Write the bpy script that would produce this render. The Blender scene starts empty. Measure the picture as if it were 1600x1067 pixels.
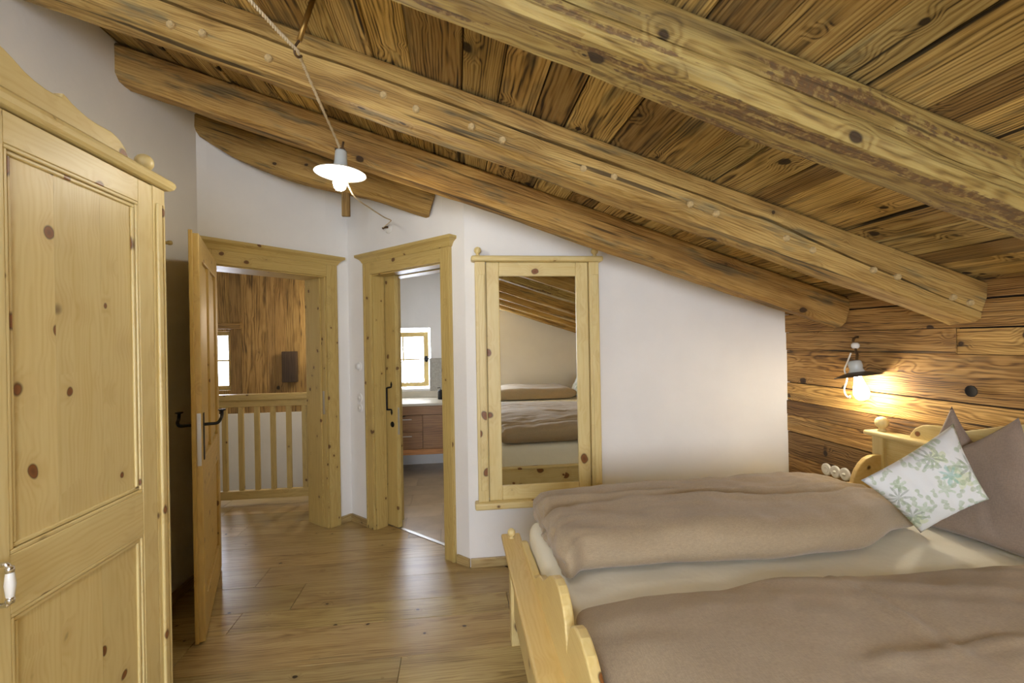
import bpy, bmesh, math, random
from mathutils import Matrix, Vector, noise as mnoise

SC = bpy.context.scene
COL = SC.collection
PI = math.pi
I4 = Matrix.Identity(4)
T = Matrix.Translation
RND = random.Random(11)

# ------------------------------------------------------------------ camera
CAM_YAW, CAM_ROLL, CAM_F = 0.12, 0.0175, 730.0
_ca, _sa = math.cos(CAM_YAW), math.sin(CAM_YAW)
_fw = Vector((_sa, _ca, 0)); _rt = Vector((_ca, -_sa, 0)); _up = Vector((0, 0, 1))
_cr = (_rt - CAM_ROLL * _up).normalized(); _cu = (_up + CAM_ROLL * _rt).normalized()
cam_data = bpy.data.cameras.new('camera')
cam_data.sensor_fit = 'HORIZONTAL'; cam_data.sensor_width = 36.0
cam_data.lens = CAM_F / 1600.0 * 36.0
cam_data.clip_start = 0.02
cam = bpy.data.objects.new('camera', cam_data); COL.objects.link(cam)
m = Matrix((( _cr.x, _cu.x, -_fw.x, 0.0), (_cr.y, _cu.y, -_fw.y, 0.0), (_cr.z, _cu.z, -_fw.z, 1.5), (0, 0, 0, 1)))
cam.matrix_world = m
SC.camera = cam

# ------------------------------------------------------------------ daylight, exposure
WORLD_STRENGTH = 22.0
world = bpy.data.worlds.new('sky'); SC.world = world; world.use_nodes = True
bg = world.node_tree.nodes['Background']
bg.inputs['Color'].default_value = (0.78, 0.85, 1.0, 1); bg.inputs['Strength'].default_value = WORLD_STRENGTH
SC.view_settings.view_transform = 'Standard'; SC.view_settings.look = 'None'
SC.view_settings.gamma = 1.0; SC.view_settings.use_curve_mapping = False
SC.view_settings.exposure = 0.08
SC.cycles.use_denoising = True
SC.cycles.max_bounces = 7; SC.cycles.diffuse_bounces = 4; SC.cycles.glossy_bounces = 3
SC.cycles.use_adaptive_sampling = True; SC.cycles.adaptive_threshold = 0.045
SC.cycles.transparent_max_bounces = 8
SC.cycles.sample_clamp_indirect = 6.0

PENDANT_E, SCONCE_E, BATH_E, HALL_E = 240.0, 105.0, 40.0, 210.0

def portal(name, loc, rot, sx, sy):
    l = bpy.data.lights.new(name, 'AREA'); l.shape = 'RECTANGLE'; l.size = sx; l.size_y = sy
    l.cycles.is_portal = True
    o = bpy.data.objects.new(name, l); o.location = loc; o.rotation_euler = rot; COL.objects.link(o)
# (area light emits along its local -Z)
portal('daylight_bedroom', (-0.35, -2.36, 1.525), (PI / 2, 0, 0), 1.9, 1.35)       # towards +Y
portal('daylight_roof', (-0.63, .055, 2.92), (0, math.atan(.324), 0), 1.05, .56)   # down through the added roof window
portal('daylight_bathroom', (-0.65, 6.2, 1.31), (-PI / 2, 0, 0), 0.7, 0.76)     # towards -Y
portal('daylight_hall', (-2.9, 6.2, 1.33), (-PI / 2, 0, 0), 0.5, 0.72)

# ------------------------------------------------------------------ materials
MATS = {}
class G:
    """tiny node-graph helper"""
    def __init__(s, name):
        s.mat = bpy.data.materials.new(name); s.mat.use_nodes = True
        s.t = s.mat.node_tree; s.n = s.t.nodes; s.l = s.t.links
        s.bsdf = s.n['Principled BSDF']; s.out = s.n['Material Output']
    def put(s, sock, v):
        if v is None: return
        if hasattr(v, 'is_output'): s.l.new(v, sock)
        else: sock.default_value = v
    def math(s, op, a, b=None, c=None, clamp=False):
        n = s.n.new('ShaderNodeMath'); n.operation = op; n.use_clamp = clamp
        s.put(n.inputs[0], a); s.put(n.inputs[1], b); s.put(n.inputs[2], c); return n.outputs[0]
    def vec(s, op, a, b=None):
        n = s.n.new('ShaderNodeVectorMath'); n.operation = op
        s.put(n.inputs[0], a); s.put(n.inputs[1], b); return n.outputs[0]
    def comb(s, x, y, z):
        n = s.n.new('ShaderNodeCombineXYZ'); s.put(n.inputs[0], x); s.put(n.inputs[1], y); s.put(n.inputs[2], z); return n.outputs[0]
    def sep(s, v):
        n = s.n.new('ShaderNodeSeparateXYZ'); s.put(n.inputs[0], v); return n.outputs
    def noise(s, v, scale, detail=3, rough=0.55, dist=0.0):
        n = s.n.new('ShaderNodeTexNoise'); s.put(n.inputs['Vector'], v)
        n.inputs['Scale'].default_value = scale; n.inputs['Detail'].default_value = detail
        n.inputs['Roughness'].default_value = rough; n.inputs['Distortion'].default_value = dist; return n.outputs
    def rng(s, v, a, b, c=0.0, d=1.0, smooth=True):
        n = s.n.new('ShaderNodeMapRange'); n.interpolation_type = 'SMOOTHSTEP' if smooth else 'LINEAR'
        s.put(n.inputs[0], v); n.inputs[1].default_value = a; n.inputs[2].default_value = b
        n.inputs[3].default_value = c; n.inputs[4].default_value = d; return n.outputs[0]
    def mix(s, f, a, b, mode='MIX'):
        n = s.n.new('ShaderNodeMix'); n.data_type = 'RGBA'; n.blend_type = mode
        s.put(n.inputs[0], f); s.put(n.inputs[6], a); s.put(n.inputs[7], b); return n.outputs[2]
    def ramp(s, v, stops):
        n = s.n.new('ShaderNodeValToRGB'); s.put(n.inputs[0], v); e = n.color_ramp.elements
        while len(e) < len(stops): e.new(0.5)
        for k, (p, c) in enumerate(stops): e[k].position = p; e[k].color = (*c, 1)
        return n.outputs[0]
    def bump(s, h, strength, dist):
        n = s.n.new('ShaderNodeBump'); n.inputs['Strength'].default_value = strength; n.inputs['Distance'].default_value = dist
        s.put(n.inputs['Height'], h); s.l.new(n.outputs[0], s.bsdf.inputs['Normal'])
    def coords(s):
        return s.n.new('ShaderNodeTexCoord').outputs['Object']
    def info(s):
        return s.n.new('ShaderNodeObjectInfo').outputs

def C4(c): return (c[0], c[1], c[2], 1)
def lin(r, g, b):
    f = lambda x: (x / 255 / 12.92) if x / 255 <= 0.04045 else ((x / 255 + 0.055) / 1.055) ** 2.4
    return (f(r), f(g), f(b))

WOODS = {
  # l/m/d light, mid, dark; k knot; rf rings per metre; ct ring contrast; fb fibre; kp share of knot cells kept; ks knot cells per metre; kr radius; ro rough; st stains; cr cracks; bp bump; bk bark scars
  'pine':    dict(l=lin(234,211,154), m=lin(222,194,130), d=lin(190,148,84),  k=lin(112,60,20), rf=75, ct=.34, fb=.36, kp=.8, ks=9.0, kr=.19, ro=.42, st=.30, cr=0, bp=.0),
  'fir':     dict(l=lin(206,178,112), m=lin(188,157,92), d=lin(146,114,58),  k=lin(92,56,26), rf=95, ct=.42, fb=.5, kp=.8, ks=10.5, kr=.13, ro=.45, st=.25, cr=0, bp=.0),
  'beam':    dict(l=lin(204,174,114), m=lin(164,130,74), d=lin(80,57,30),  k=lin(52,34,16), rf=110, ct=.42, fb=.66, kp=.6, ks=6.5, kr=.12, ro=.75, st=1.0, cr=.8, bp=.6, gr=.85),
  'barkbeam':dict(l=lin(196,170,110), m=lin(162,132,76), d=lin(92,68,36),  k=lin(52,34,16), rf=85, ct=.75, fb=.8, kp=.7, ks=6.5, kr=.12, ro=.72, st=.5, cr=.6, bp=.6, bk=.9, gr=.3),
  'board':   dict(l=lin(224,198,140), m=lin(190,158,100), d=lin(68,50,28),  k=lin(40,26,13), rf=105, ct=.85, fb=.95, kp=.75, ks=7.5, kr=.13, ro=.8, st=.9, cr=.95, bp=.7, gr=.6, wv=.05),
  'wallwood':dict(l=lin(192,154,98), m=lin(150,112,62), d=lin(72,48,24),  k=lin(44,26,13), rf=100, ct=.85, fb=.85, kp=.75, ks=7.5, kr=.12, ro=.75, st=.8, cr=.9, bp=.6, gr=.25),
  'hallwood':dict(l=lin(186,150,94), m=lin(152,118,68), d=lin(74,54,29),  k=lin(42,30,17), rf=60, ct=.8, fb=.8, kp=.45, ks=5.0, kr=.15, wv=.06, ro=.7, st=.85, cr=.25, bp=.2),
  'oak':     dict(l=lin(198,173,122), m=lin(172,143,94), d=lin(112,86,48),  k=lin(44,28,16), rf=70, ct=.5, fb=.7, kp=.95, ks=8.0, kr=.07, ro=.30, st=.8, cr=.35, bp=.0),
  'walnut':  dict(l=lin(176,130,84), m=lin(150,106,64), d=lin(98,64,36),  k=lin(50,30,18), rf=45, ct=.6, fb=.5, kp=.4, ks=4.0, kr=.10, ro=.45, st=.5, cr=.1, bp=.0),
  'darkwood':dict(l=lin(74,56,40), m=lin(56,40,28), d=lin(34,24,16),  k=lin(20,14,10), rf=60, ct=.6, fb=.6, kp=.4, ks=5.0, kr=.1, ro=.7, st=.4, cr=.2, bp=.2),
}
def wood(kind, axis):
    key = kind + '_' + 'xyz'[axis]
    if key in MATS: return MATS[key]
    w = WOODS[kind]; g = G(key)
    info = g.info(); rnd = info['Random']
    wn = g.n.new('ShaderNodeTexWhiteNoise'); wn.noise_dimensions = '1D'; g.l.new(rnd, wn.inputs['W'])
    wr = g.n.new('ShaderNodeSeparateColor'); g.l.new(wn.outputs['Color'], wr.inputs[0])
    x = g.sep(g.coords()); o = [x[axis], x[(axis + 1) % 3], x[(axis + 2) % 3]]
    gx = g.math('ADD', o[0], g.math('MULTIPLY', rnd, 37.0))
    a = g.math('ADD', o[1], g.math('MULTIPLY_ADD', wr.outputs[0], .24, -.12))
    b = g.math('ADD', o[2], g.math('MULTIPLY_ADD', wr.outputs[1], .24, -.12))
    p = g.comb(gx, a, b)
    # knots: only some cells of an isotropic voronoi, warped a little
    vo = g.n.new('ShaderNodeTexVoronoi'); vo.feature = 'F1'; vo.inputs['Scale'].default_value = w['ks']
    wp = g.vec('ADD', g.comb(g.math('MULTIPLY', gx, .8), a, b), g.vec('MULTIPLY', g.noise(p, 9, 1)['Color'], (.04, .04, .04)))
    g.l.new(wp, vo.inputs['Vector'])
    vc = g.n.new('ShaderNodeSeparateColor'); g.l.new(vo.outputs['Color'], vc.inputs[0])
    keep = g.math('GREATER_THAN', vc.outputs[0], 1 - w['kp'])
    rad = g.math('MULTIPLY_ADD', vc.outputs[1], w['kr'] * .9, w['kr'] * .45)
    dn = g.math('DIVIDE', vo.outputs['Distance'], rad)
    knot = g.math('MULTIPLY', g.rng(dn, .75, 1.1, 1, 0), keep)
    halo = g.math('MULTIPLY', g.rng(dn, .6, 3.2, 1, 0), keep)
    # growth rings
    low = g.noise(g.comb(g.math('MULTIPLY', gx, 1.1), g.math('MULTIPLY', a, 5), g.math('MULTIPLY', b, 5)), 1.6, 3)['Fac']
    r0 = g.math('SQRT', g.math('ADD', g.math('MULTIPLY', a, a), g.math('MULTIPLY', b, b)))
    rr = g.math('ADD', r0, g.math('MULTIPLY', low, w.get('wv', .09)))
    rr = g.math('ADD', rr, g.math('MULTIPLY', halo, .022))
    ring = g.math('SINE', g.math('MULTIPLY', rr, w['rf'] * 2 * PI))
    ring = g.math('MULTIPLY_ADD', ring, .5, .5)
    ring = g.math('POWER', ring, 1.8)
    fib = g.noise(g.comb(g.math('MULTIPLY', gx, 2.2), g.math('MULTIPLY', a, 80), g.math('MULTIPLY', b, 80)), 1.0, 2, .6)['Fac']
    fib = g.rng(fib, .3, .7, smooth=False)
    st = g.noise(g.comb(g.math('MULTIPLY', gx, 1.1), g.math('MULTIPLY', a, 6), g.math('MULTIPLY', b, 6)), 1.8, 3, .6)['Fac']
    tone = g.math('ADD', g.math('MULTIPLY', g.math('MULTIPLY', ring, g.math('MULTIPLY_ADD', fib, .7, .5)), w['ct'] * .6), g.math('MULTIPLY', fib, w['fb'] * .42))
    tone = g.math('ADD', tone, g.math('MULTIPLY', g.rng(st, .42, .72), w['st'] * .42), clamp=True)
    col = g.ramp(tone, [(0.0, w['l']), (.45, w['m']), (1.0, w['d'])])
    if w.get('bk'):
        bn = g.noise(g.comb(g.math('MULTIPLY', gx, 1.0), g.math('MULTIPLY', a, 11), g.math('MULTIPLY', b, 11)), 1.3, 4, .65)['Fac']
        bc = g.ramp(g.noise(p, 60, 3)['Fac'], [(.3, lin(104, 84, 66)), (.5, lin(118, 84, 54)), (.68, lin(168, 140, 92))])
        col = g.mix(g.math('MULTIPLY', g.rng(g.math('ADD', bn, g.math('MULTIPLY_ADD', g.noise(p, 45, 2)['Fac'], .16, -.08)), .54, .58), w['bk']), col, bc)
    if w.get('gr'):
        gn = g.noise(g.comb(g.math('MULTIPLY', gx, 1.6), g.math('MULTIPLY', a, 9), g.math('MULTIPLY', b, 9)), 1.5, 3, .7)['Fac']
        gc = g.ramp(fib, [(0, lin(150, 138, 108)), (1, lin(70, 62, 46))])
        col = g.mix(g.math('MULTIPLY', g.rng(gn, .52, .68), w['gr']), col, gc)
    dark = tuple(c * .25 for c in w['d'])
    if w['cr'] > 0:
        ck = g.noise(g.comb(g.math('MULTIPLY', gx, .9), g.math('MULTIPLY', a, 28), g.math('MULTIPLY', b, 28)), 1.0, 2, .5)['Fac']
        ck = g.math('MULTIPLY', g.rng(ck, .66, .72), w['cr'])
        col = g.mix(ck, col, C4(dark))
    col = g.mix(g.math('MULTIPLY', halo, .22), col, C4(w['d']))
    kc = g.mix(g.rng(dn, .1, .7), C4(w['k']), C4((w['k'][0] * 1.5, w['k'][1] * 1.6, w['k'][2] * 1.5)))
    kc = g.mix(g.rng(dn, .68, .85), kc, C4(tuple(c * .5 for c in w['k'])))
    col = g.mix(g.math('MULTIPLY', knot, .95), col, kc)
    col = g.mix(1.0, col, info['Color'], 'MULTIPLY')
    col = g.mix(1.0, col, (.935, .975, .94, 1), 'MULTIPLY')
    g.put(g.bsdf.inputs['Base Color'], col)
    g.bsdf.inputs['Roughness'].default_value = w['ro']
    if w['bp'] > .1:
        g.bump(g.math('MULTIPLY', fib, -1.0), w['bp'], .004)
    MATS[key] = g.mat
    return g.mat

def plain(name, col, rough=.5, metal=0.0, bump=None, var=None, spec=None, tint=False, coat=None):
    if name in MATS: return MATS[name]
    g = G(name); c = C4(col)
    co = g.coords()
    if var:
        nz = g.noise(co, var[0], 4)['Fac']
        c = g.mix(g.rng(nz, .3, .7), C4(tuple(x * (1 - var[1]) for x in col)), C4(tuple(min(1, x * (1 + var[1])) for x in col)))
    if tint: c = g.mix(1.0, c, g.info()['Color'], 'MULTIPLY')
    g.put(g.bsdf.inputs['Base Color'], c)
    g.bsdf.inputs['Roughness'].default_value = rough; g.bsdf.inputs['Metallic'].default_value = metal
    if spec is not None: g.bsdf.inputs['Specular IOR Level'].default_value = spec
    if bump: g.bump(g.noise(co, bump[0], 5)['Fac'], bump[1], bump[2])
    MATS[name] = g.mat; return g.mat

def emis(name, col, e):
    g = G(name)
    g.bsdf.inputs['Base Color'].default_value = C4(col)
    g.bsdf.inputs['Emission Color'].default_value = C4(col); g.bsdf.inputs['Emission Strength'].default_value = e
    MATS[name] = g.mat; return g.mat

def linen(name, col, scale=420.0):
    g = G(name); co = g.coords(); x = g.sep(co)
    w1 = g.noise(g.comb(g.math('MULTIPLY', x[0], .15), x[1], x[2]), scale, 2)['Fac']
    w2 = g.noise(g.comb(x[0], g.math('MULTIPLY', x[1], .15), x[2]), scale, 2)['Fac']
    w = g.math('MULTIPLY', g.math('ADD', w1, w2), .5)
    big = g.noise(co, 7, 4)['Fac']
    c = g.mix(g.rng(w, .35, .65), C4(tuple(v * .86 for v in col)), C4(tuple(v * 1.12 for v in col)))
    c = g.mix(g.math('MULTIPLY', g.rng(big, .3, .7), .18), c, C4(tuple(v * .8 for v in col)))
    g.put(g.bsdf.inputs['Base Color'], c); g.bsdf.inputs['Roughness'].default_value = .85
    g.bsdf.inputs['Sheen Weight'].default_value = .25
    g.bump(g.math('ADD', w, g.math('MULTIPLY', g.noise(co, 16, 4)['Fac'], 1.5)), .25, .004)
    MATS[name] = g.mat; return g.mat

def floral():
    g = G('floral'); co = g.coords()
    base = lin(226, 228, 226); col = C4(base)
    xy = g.sep(co); p2 = g.comb(xy[0], xy[1], 0.0)
    def flowers(scale, seed, lo, rad, c, cur, n, depth, strength, warp):
        wv = g.vec('ADD', p2, g.vec('MULTIPLY', g.vec('SUBTRACT', g.noise(p2, 18, 2)['Color'], (.5, .5, .5)), (warp, warp, 0)))
        v = g.n.new('ShaderNodeTexVoronoi'); v.voronoi_dimensions = '2D'; v.inputs['Scale'].default_value = scale; v.inputs['Randomness'].default_value = .8
        q = g.vec('ADD', wv, (seed, seed * .7, 0)); g.l.new(q, v.inputs['Vector'])
        s_ = g.n.new('ShaderNodeSeparateColor'); g.l.new(v.outputs['Color'], s_.inputs[0])
        k = g.math('GREATER_THAN', s_.outputs[0], lo)
        dl = g.sep(g.vec('SUBTRACT', q, v.outputs['Position']))
        ang = g.math('ADD', g.math('ARCTAN2', dl[1], dl[0]), g.math('MULTIPLY', s_.outputs[1], 6.0))
        pet = g.math('MULTIPLY_ADD', g.math('COSINE', g.math('MULTIPLY', ang, float(n))), depth, 1.0)
        d = g.math('DIVIDE', v.outputs['Distance'], g.math('MULTIPLY', pet, rad))
        f = g.math('MULTIPLY', g.rng(d, .80, 1.0, strength, 0), k)
        f = g.math('MULTIPLY', f, g.rng(g.noise(p2, 70, 2)['Fac'], .3, .7, .55, 1.0))
        return g.mix(f, cur, C4(c))
    col = flowers(8, 3.1, .45, .26, lin(206, 216, 168), col, 5, .30, .75, .03)
    col = flowers(9, 8.4, .55, .22, lin(178, 198, 166), col, 6, .45, .75, .03)
    col = flowers(10, 5.2, .50, .30, lin(128, 142, 122), col, 9, .92, .65, .012)
    col = flowers(26, 1.7, .45, .34, lin(164, 182, 146), col, 2, .75, .75, .03)
    col = flowers(7, 9.9, .72, .20, lin(140, 188, 174), col, 7, .5, .7, .03)
    col = flowers(6, 6.6, .66, .20, lin(170, 180, 140), col, 8, .25, .8, .02)
    col = flowers(6, 6.6, .66, .07, lin(84, 92, 66), col, 8, .2, .9, .02)
    g.put(g.bsdf.inputs['Base Color'], col); g.bsdf.inputs['Roughness'].default_value = .8
    g.bump(g.noise(co, 14, 3)['Fac'], .25, .01)
    MATS['floral'] = g.mat

plain('plaster', lin(240, 238, 233), .9, bump=(35, .25, .004), var=(3, .02))
plain('plaster_grey', lin(205, 202, 192), .9, bump=(35, .2, .004))
linen('taupe', lin(166, 147, 117)); linen('taupe_dark', lin(146, 128, 112))
plain('sheet', lin(246, 243, 226), .85, bump=(5, .35, .02))
floral()
plain('iron', (.012, .011, .010), .45, .6); plain('chrome', (.75, .75, .76), .18, 1.0)
plain('steel', (.55, .54, .50), .35, 1.0); plain('brass', lin(150, 118, 62), .4, .8)
plain('porcelain', lin(236, 234, 226), .18); plain('porcelain_grey', lin(196, 200, 194), .25)
plain('enamel', lin(240, 236, 222), .25); plain('enamel_dark', lin(74, 62, 46), .4)
plain('cord', lin(214, 196, 160), .8); plain('cord_white', lin(240, 236, 220), .5)
plain('plastic', lin(232, 230, 224), .35); plain('rust', lin(92, 70, 44), .6, .5)
plain('stone', lin(168, 164, 152), .6, var=(60, .12)); plain('stone_light', lin(196, 188, 168), .4, var=(6, .05))
plain('tile', lin(186, 166, 136), .3, var=(5, .10), tint=True); plain('grout', lin(120, 108, 92), .8)
plain('gap', (.012, .008, .005), .9); plain('peg', lin(190, 165, 115), .8, var=(40, .2))
plain('cup_green', lin(90, 140, 110), .3)
g = G('mirror'); g.bsdf.inputs['Base Color'].default_value = (.86, .87, .84, 1); g.bsdf.inputs['Metallic'].default_value = 1; g.bsdf.inputs['Roughness'].default_value = .0; MATS['mirror'] = g.mat
g = G('glass')
tr = g.n.new('ShaderNodeBsdfTransparent'); gl = g.n.new('ShaderNodeBsdfGlossy'); gl.inputs['Roughness'].default_value = .02
mx = g.n.new('ShaderNodeMixShader'); mx.inputs[0].default_value = .06
g.l.new(tr.outputs[0], mx.inputs[1]); g.l.new(gl.outputs[0], mx.inputs[2]); g.l.new(mx.outputs[0], g.out.inputs[0]); MATS['glass'] = g.mat
g = G('sheer')
tr = g.n.new('ShaderNodeBsdfTransparent'); df = g.n.new('ShaderNodeBsdfTranslucent'); df.inputs[0].default_value = (.9, .9, .92, 1)
mx = g.n.new('ShaderNodeMixShader'); mx.inputs[0].default_value = .55
g.l.new(tr.outputs[0], mx.inputs[1]); g.l.new(df.outputs[0], mx.inputs[2]); g.l.new(mx.outputs[0], g.out.inputs[0]); MATS['sheer'] = g.mat
emis('bulb_pendant', (1.0, .93, .78), PENDANT_E); emis('bulb_sconce', (1.0, .87, .66), SCONCE_E)
emis('bulb_bath', (1.0, .88, .76), BATH_E); emis('bulb_hall', (1.0, .86, .66), HALL_E)

# ------------------------------------------------------------------ object helpers
def wm(o):
    w = o.matrix_basis
    return (wm(o.parent) @ o.matrix_parent_inverse @ w) if o.parent else w.copy()

def getmat(mat, dims):
    if mat in WOODS: return wood(mat, max(range(3), key=lambda i: dims[i]))
    if ':' in mat:
        k, ax = mat.split(':'); return wood(k, 'xyz'.index(ax))
    return MATS[mat]

def mk(name, bm, mat, parent=None, M=I4, smooth=False, tint=None, mod=None):
    me = bpy.data.meshes.new(name)
    bm.normal_update(); bm.to_mesh(me); bm.free()
    vs = [v.co for v in me.vertices]
    dims = [max(v[i] for v in vs) - min(v[i] for v in vs) for i in range(3)]
    me.materials.append(getmat(mat, dims))
    if smooth:
        me.polygons.foreach_set('use_smooth', [True] * len(me.polygons))
    o = bpy.data.objects.new(name, me); COL.objects.link(o)
    o.matrix_basis = M
    if tint: o.color = (*tint, 1)
    if parent:
        o.parent = parent; o.matrix_parent_inverse = wm(parent).inverted()
    return o

def empty(name, loc, label=None, cat=None, group=None, kind=None):
    o = bpy.data.objects.new(name, None); o.empty_display_size = .1; COL.objects.link(o); o.matrix_basis = T(loc)
    tag(o, label, cat, group, kind); return o
def tag(o, label=None, cat=None, group=None, kind=None):
    for k, v in (('label', label), ('category', cat), ('group', group), ('kind', kind)):
        if v: o[k] = v
    return o
def struct(o, label, cat=None): return tag(o, label, cat or 'wall', None, 'structure')

def bm_box(sx, sy, sz, bev=0.0, seg=2):
    bm = bmesh.new(); bmesh.ops.create_cube(bm, size=1.0)
    bmesh.ops.scale(bm, vec=(sx, sy, sz), verts=bm.verts)
    if bev > 0:
        bev = min(bev, .45 * min(sx, sy, sz))
        bmesh.ops.bevel(bm, geom=list(bm.edges), offset=bev, segments=seg, profile=.5, affect='EDGES')
    return bm
def box(name, lo, hi, mat, parent=None, F=I4, bev=0.0, tint=None, seg=2):
    c = [(a + b) / 2 for a, b in zip(lo, hi)]; s = [abs(b - a) for a, b in zip(lo, hi)]
    return mk(name, bm_box(*s, bev, seg), mat, parent, F @ T(c), smooth=False, tint=tint)

def bm_prism(pts, t0, t1, plane='xz', bev=0.0):
    """outline pts (2-D) extruded from t0 to t1 along the remaining axis"""
    def co(p, t):
        return {'xz': (p[0], t, p[1]), 'yz': (t, p[0], p[1]), 'xy': (p[0], p[1], t)}[plane]
    bm = bmesh.new()
    va = [bm.verts.new(co(p, t0)) for p in pts]; vb = [bm.verts.new(co(p, t1)) for p in pts]
    fa = bm.faces.new(va); fb = bm.faces.new(vb[::-1])
    n = len(pts)
    for i in range(n):
        bm.faces.new((va[(i + 1) % n], va[i], vb[i], vb[(i + 1) % n]))
    bmesh.ops.recalc_face_normals(bm, faces=bm.faces)
    if bev:
        ed = [e for f in (fa, fb) for e in f.edges]
        bmesh.ops.bevel(bm, geom=list(set(ed)), offset=bev, segments=2, profile=.5, affect='EDGES')
    return bm
def prism(name, pts, t0, t1, mat, parent=None, plane='xz', F=I4, bev=0.0, tint=None):
    """pts in F coordinates; origin is put at the outline's centre"""
    cx = sum(p[0] for p in pts) / len(pts); cy = sum(p[1] for p in pts) / len(pts); ct = (t0 + t1) / 2
    q = [(p[0] - cx, p[1] - cy) for p in pts]
    off = {'xz': (cx, ct, cy), 'yz': (ct, cx, cy), 'xy': (cx, cy, ct)}[plane]
    return mk(name, bm_prism(q, t0 - ct, t1 - ct, plane, bev), mat, parent, F @ T(off), tint=tint)

def lathe(name, prof, mat, parent=None, M=I4, seg=24, smooth=True, tint=None):
    """profile (r, z) spun about local z"""
    bm = bmesh.new(); rows = []
    for r, z in prof:
        if r < 1e-6: rows.append([bm.verts.new((0, 0, z))])
        else: rows.append([bm.verts.new((r * math.cos(2 * PI * k / seg), r * math.sin(2 * PI * k / seg), z)) for k in range(seg)])
    for A, B in zip(rows, rows[1:]):
        for k in range(seg):
            k2 = (k + 1) % seg
            f = [A[k % len(A)], A[k2 % len(A)], B[k2 % len(B)], B[k % len(B)]]
            u = []
            for v in f:
                if v not in u: u.append(v)
            if len(u) >= 3: bm.faces.new(u)
    bmesh.ops.recalc_face_normals(bm, faces=bm.faces)
    return mk(name, bm, mat, parent, M, smooth, tint)
def ball(name, c, r, mat, parent=None, sq=1.0, F=I4):
    return lathe(name, [(r * math.sin(PI * k / 12), -r * sq * math.cos(PI * k / 12)) for k in range(13)], mat, parent, F @ T(c))
def finial(name, c, r, parent, mat='pine:z'):
    """turned ball on a short collar, c = foot"""
    z0 = r * .55
    prof = [(0, 0), (r * .62, 0), (r * .62, r * .18), (r * .45, r * .35)]
    prof += [(r * math.sin(a), z0 + r * .9 - r * math.cos(a)) for a in [PI * (.16 + .84 * k / 10) for k in range(11)]]
    prof[-1] = (0, prof[-1][1])
    return lathe(name, prof, mat, parent, T(c), 20)

def tube(name, pts, r, mat, parent=None, F=I4, seg=10, smooth_path=True, rad=None):
    P = [Vector(p) for p in pts]
    if smooth_path and len(P) > 2:
        Q = []
        for i in range(len(P) - 1):
            p0 = P[max(i - 1, 0)]; p1 = P[i]; p2 = P[i + 1]; p3 = P[min(i + 2, len(P) - 1)]
            for k in range(6):
                t = k / 6
                Q.append(.5 * ((2 * p1) + (p2 - p0) * t + (2 * p0 - 5 * p1 + 4 * p2 - p3) * t * t + (3 * p1 - p0 - 3 * p2 + p3) * t ** 3))
        Q.append(P[-1]); P = Q
    c = sum(P, Vector()) / len(P); P = [p - c for p in P]
    bm = bmesh.new(); rows = []; prev = None
    for i, p in enumerate(P):
        d = (P[min(i + 1, len(P) - 1)] - P[max(i - 1, 0)]).normalized()
        n = (prev - prev.dot(d) * d) if prev else d.orthogonal()
        n.normalize(); prev = n; b = d.cross(n)
        rr = rad[min(int(i * len(rad) / len(P)), len(rad) - 1)] if rad else r
        rows.append([bm.verts.new(p + rr * (math.cos(2 * PI * k / seg) * n + math.sin(2 * PI * k / seg) * b)) for k in range(seg)])
    for A, B in zip(rows, rows[1:]):
        for k in range(seg): bm.faces.new((A[k], A[(k + 1) % seg], B[(k + 1) % seg], B[k]))
    bm.faces.new(rows[0][::-1]); bm.faces.new(rows[-1])
    bmesh.ops.recalc_face_normals(bm, faces=bm.faces)
    return mk(name, bm, mat, parent, F @ T(c), True)

def rounded(size, r, n, fn=None):
    """box rounded with radius vector r, n = cuts per axis, fn deforms"""
    bm = bmesh.new(); h = Vector(size) / 2; rv = Vector(r)
    idx = {}
    def pt(i, j, k):
        key = (i, j, k)
        if key in idx: return idx[key]
        p = Vector((-1 + 2 * i / n[0], -1 + 2 * j / n[1], -1 + 2 * k / n[2]))
        q = Vector((p[a] * h[a] for a in range(3)))
        inner = Vector((max(-(h[a] - rv[a]), min(h[a] - rv[a], q[a])) for a in range(3)))
        dlt = Vector(((q[a] - inner[a]) / rv[a] for a in range(3)))
        mx = max(abs(x) for x in dlt); L = dlt.length
        if L > 1e-9: dlt = dlt * (mx / L)
        q = inner + Vector((dlt[a] * rv[a] for a in range(3)))
        if fn: q = Vector(fn(q, p))
        idx[key] = bm.verts.new(q); return idx[key]
    nx, ny, nz = n
    for k in (0, nz):
        for i in range(nx):
            for j in range(ny):
                bm.faces.new((pt(i, j, k), pt(i + 1, j, k), pt(i + 1, j + 1, k), pt(i, j + 1, k)))
    for j in (0, ny):
        for i in range(nx):
            for k in range(nz):
                bm.faces.new((pt(i, j, k), pt(i + 1, j, k), pt(i + 1, j, k + 1), pt(i, j, k + 1)))
    for i in (0, nx):
        for j in range(ny):
            for k in range(nz):
                bm.faces.new((pt(i, j, k), pt(i, j + 1, k), pt(i, j + 1, k + 1), pt(i, j, k + 1)))
    bmesh.ops.recalc_face_normals(bm, faces=bm.faces)
    return bm
def nz(x, y, z=0.0): return mnoise.noise(Vector((x, y, z)))

def frame2(ox, oy, ux, uy):
    """local x along (ux,uy), local y = left-hand perpendicular, z up"""
    L = math.hypot(ux, uy); ux /= L; uy /= L
    return Matrix(((ux, -uy, 0, ox), (uy, ux, 0, oy), (0, 0, 1, 0), (0, 0, 0, 1)))

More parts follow.
